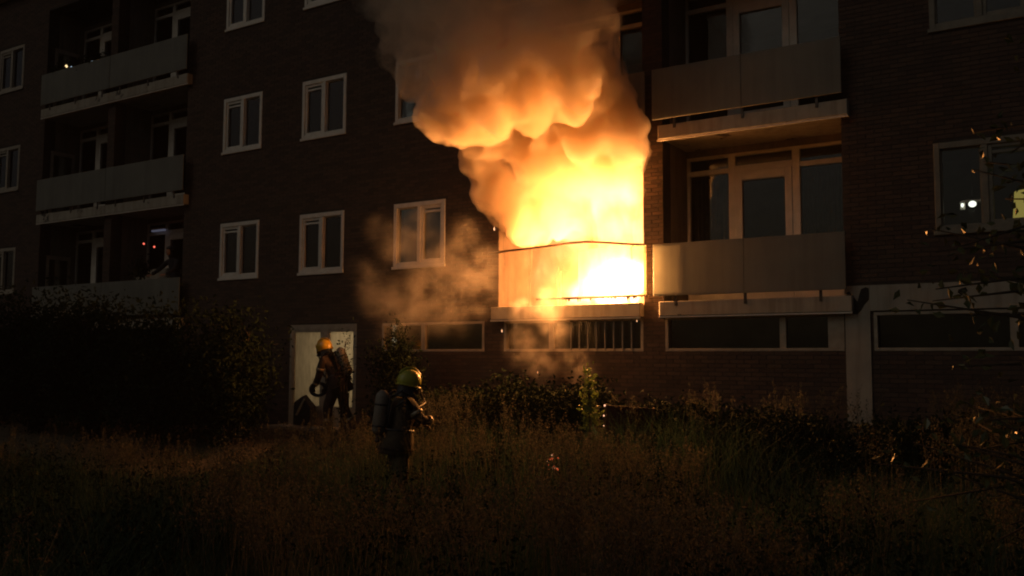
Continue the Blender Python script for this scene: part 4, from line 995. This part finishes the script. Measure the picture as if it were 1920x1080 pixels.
skin_mesh('body', P_, E_, 0, 2, m_jeans, ob)
MB().ball((.195, 0, 1.57), .098, .088, .075, 14, 8, -.2).build('hair', m_rubber, ob)
fc = MB(); fc.ball((.245, 0, 1.50), .055, .058, .085, 12, 8).ball((.302, 0, 1.50), .014, .012, .02, 8, 5)
fc.build('face', m_skin, ob)
for sgn, w_ in ((1, (.34, .05, .98)), (-1, (.36, -.42, .99))): glove('hand', w_, (.9, -.3 * sgn, -.1), (0, 0, 1), ob, m_skin, sgn, .4)
# lights and plants on the upper left balcony
fb = [(-22.70, 4.97, .02), (-22.25, 4.98, .016), (-22.15, 4.96, .012), (-21.86, 5.09, .034), (-21.64, 5.05, .026), (-20.75, 5.02, .018)]
for i, (x, z, r_) in enumerate(fb):
    lampthing('fairy_light', ('warm yellow garden light, largest on the upper left balcony' if i == 3 else ('tiny bluish light at the far left corner of the upper left balcony', 'tiny white light left of the warm garden light', 'tiniest white light left of the warm garden light', '', 'pale bluish light just right of the warm garden light', 'tiny white light among plants near the divider of the upper left balcony')[i]), 'light', (x, -.08, z + .62), r_, e_warm if i == 3 else emit('cold_bulb', (.6, .8, 1), .7) if i == 0 else bpy.data.materials['cold_bulb'], None if i == 3 else 'tiny lights on the upper left balcony')
for i, x in enumerate((-22.2, -21.4, -20.6)):
    pb = empty('planter', (x, -.06, 5.5 + .085)); tag(pb, 'dark leafy planter on the upper left balcony, %s of three' % ('leftmost', 'middle', 'rightmost')[i], 'planter', 'planters on the upper left balcony')
    MB().box(-.33, .33, -.09, .09, -.16, 0).build('box', m_rubber, pb); c_ = rs.normal(size=(260, 3)) * np.array([.20, .07, .08]) + np.array([0, 0, .1]); v_, f_ = leaves(c_, .06 + .03 * rs.rand(260)); np_mesh('foliage', v_, f_, m_leaf, pb)
# frame highlight built as a glowing strip, and pale handrail in lower left bay
sl = empty('frame_highlight', (-19.3, .9, 1.42)); tag(sl, 'faint bluish highlight on the frame above the lower left balcony window', 'lamp')
MB().box(-.20, .28, -.03, .03, -.02, .02).build('tube', emit('highlight_glow', (.6, .62, .9), .09), sl); MB().box(-.22, .30, -.04, .04, .021, .05).build('highlight_back', m_white, sl)  # the sheen on the frame is given as an emitting bar
# curtain in the far left bay, cloth made to glow for the lit room
o = curtain(-22.75, -21.9, 1.2, -.2, 1.3, emit('glowing_curtain', (.75, .58, .20), .035), 'dim yellow self-glowing curtain in the window of the lower far left balcony', 7)
# debris burning in the grass
db = empty('burning_debris', (-5.98, -2.80, gz(-5.98, -2.72))); tag(db, 'small heap of glowing debris burning in the grass below the balcony', 'debris')
e_em = emit('ember', (1, .16, .05), 1.1); e_em2 = emit('ember_bright', (1, .50, .28), 1.6); r9 = random.Random(9)
for i in range(20):
    s_ = .010 + .014 * r9.random(); q = MB(); p = (r9.gauss(0, .05), r9.gauss(0, .05), .14 + abs(r9.gauss(0, .12))); q.ball(p, s_ * 1.1, s_, s_ * .8, 6, 4); q.build('ember', e_em if i % 3 else e_em2, db)
q = MB(); 
for i in range(7):
    a = r9.random() * 6.28; q.tube([(.12 * math.cos(a), .12 * math.sin(a), .0), (-.05 * math.cos(a), .04 * math.sin(a), .14)], [.018, .010], 6)
q.build('charred_stick', m_char, db)['kind'] = 'stuff'
lamp('ember_glow', (-6.0, -2.80, gz(-5.98, -2.72) + .28), 1.3, .05, (1, .32, .10), db)
# fallen balcony sheet, charred
fs = empty('fallen_sheet', (-5.42, -1.85, gz(-5.42, -1.85)), .4); tag(fs, 'charred dark red sheet fallen upright among the bushes below the fire', 'debris')
fs.rotation_euler = (R(14), R(4), .55)
m_red = surf('scorched_red_sheet', (.035, .010, .008), (.018, .008, .007), 5, .8, bump=.4)
MB().box(-.30, .30, -.004, .004, 0, .80, bev=.002).build('sheet', m_red, fs); q = MB().box(-.33, -.301, -.012, .012, 0, .81).box(.301, .33, -.012, .012, 0, .81); q.build('frame', m_char, fs)
for i, (x, z) in enumerate(((-.34, .80), (-.34, .66), (-.33, .52))):
    q = MB(); q.ball((x, -.03, z), .012 - .002 * i, .012, .014 - .002 * i, 6, 4); q.build('ember', e_em2, fs)
lamp('ember_glow', (-5.88, -2.25, -2.55), .45, .04, (1, .62, .28), fs)
# sparks
e_spark = emit('spark', (1, .50, .24), 1.6)
for i, (x, y, z, r_) in enumerate(((-8.62, -.25, .53, .022), (-8.42, -.3, -1.22, .016), (-5.92, -.35, -1.1, .010), (-7.6, -.5, -1.9, .010))):
    q = MB(); q.tube([(0, 0, r_ * 2), (0, 0, 0), (.004, 0, -r_ * 1.3)], [.002, r_ * .7, .003], 7); o = q.build('spark', e_spark); o.location = (x, y, z)
    tag(o, ('glowing spark beside the left edge of the burning balcony opening', 'glowing spark falling past the strip window below the fire', 'tiny glowing spark at the foot of the brick pier', 'tiny glowing spark falling before the dark brick under the fire')[i], 'spark')

pk = empty('equipment_bag', (-12.98, -.30, -2.98)); pk.scale = (.78, .78, .88); tag(pk, 'dark bag with a pale diagonal stripe leaning at the bottom left of the entrance door', 'bag')
q = MB(); q.add([(-.32, .12, .0), (.30, .12, .0), (.30, .12, .42), (-.05, .12, .68), (-.32, .12, .52), (-.30, -.10, .0), (.28, -.10, .0), (.28, -.08, .40), (-.05, -.04, .64), (-.30, -.08, .50)],
    [(0, 4, 3, 2, 1), (5, 6, 7, 8, 9), (0, 1, 6, 5), (1, 2, 7, 6), (2, 3, 8, 7), (3, 4, 9, 8), (4, 0, 5, 9)]); bo = q.build('bag_body', m_jeans, pk); md = bo.modifiers.new('round', 'BEVEL'); md.width = .03; md.segments = 3
q = MB(); q.add([(-.20, -.118, .22), (-.12, -.118, .22), (.10, -.085, .58), (.04, -.075, .60)], [(0, 1, 2, 3)]); so = q.build('stripe', m_band, pk); sd_ = so.modifiers.new('t', 'SOLIDIFY'); sd_.thickness = .008
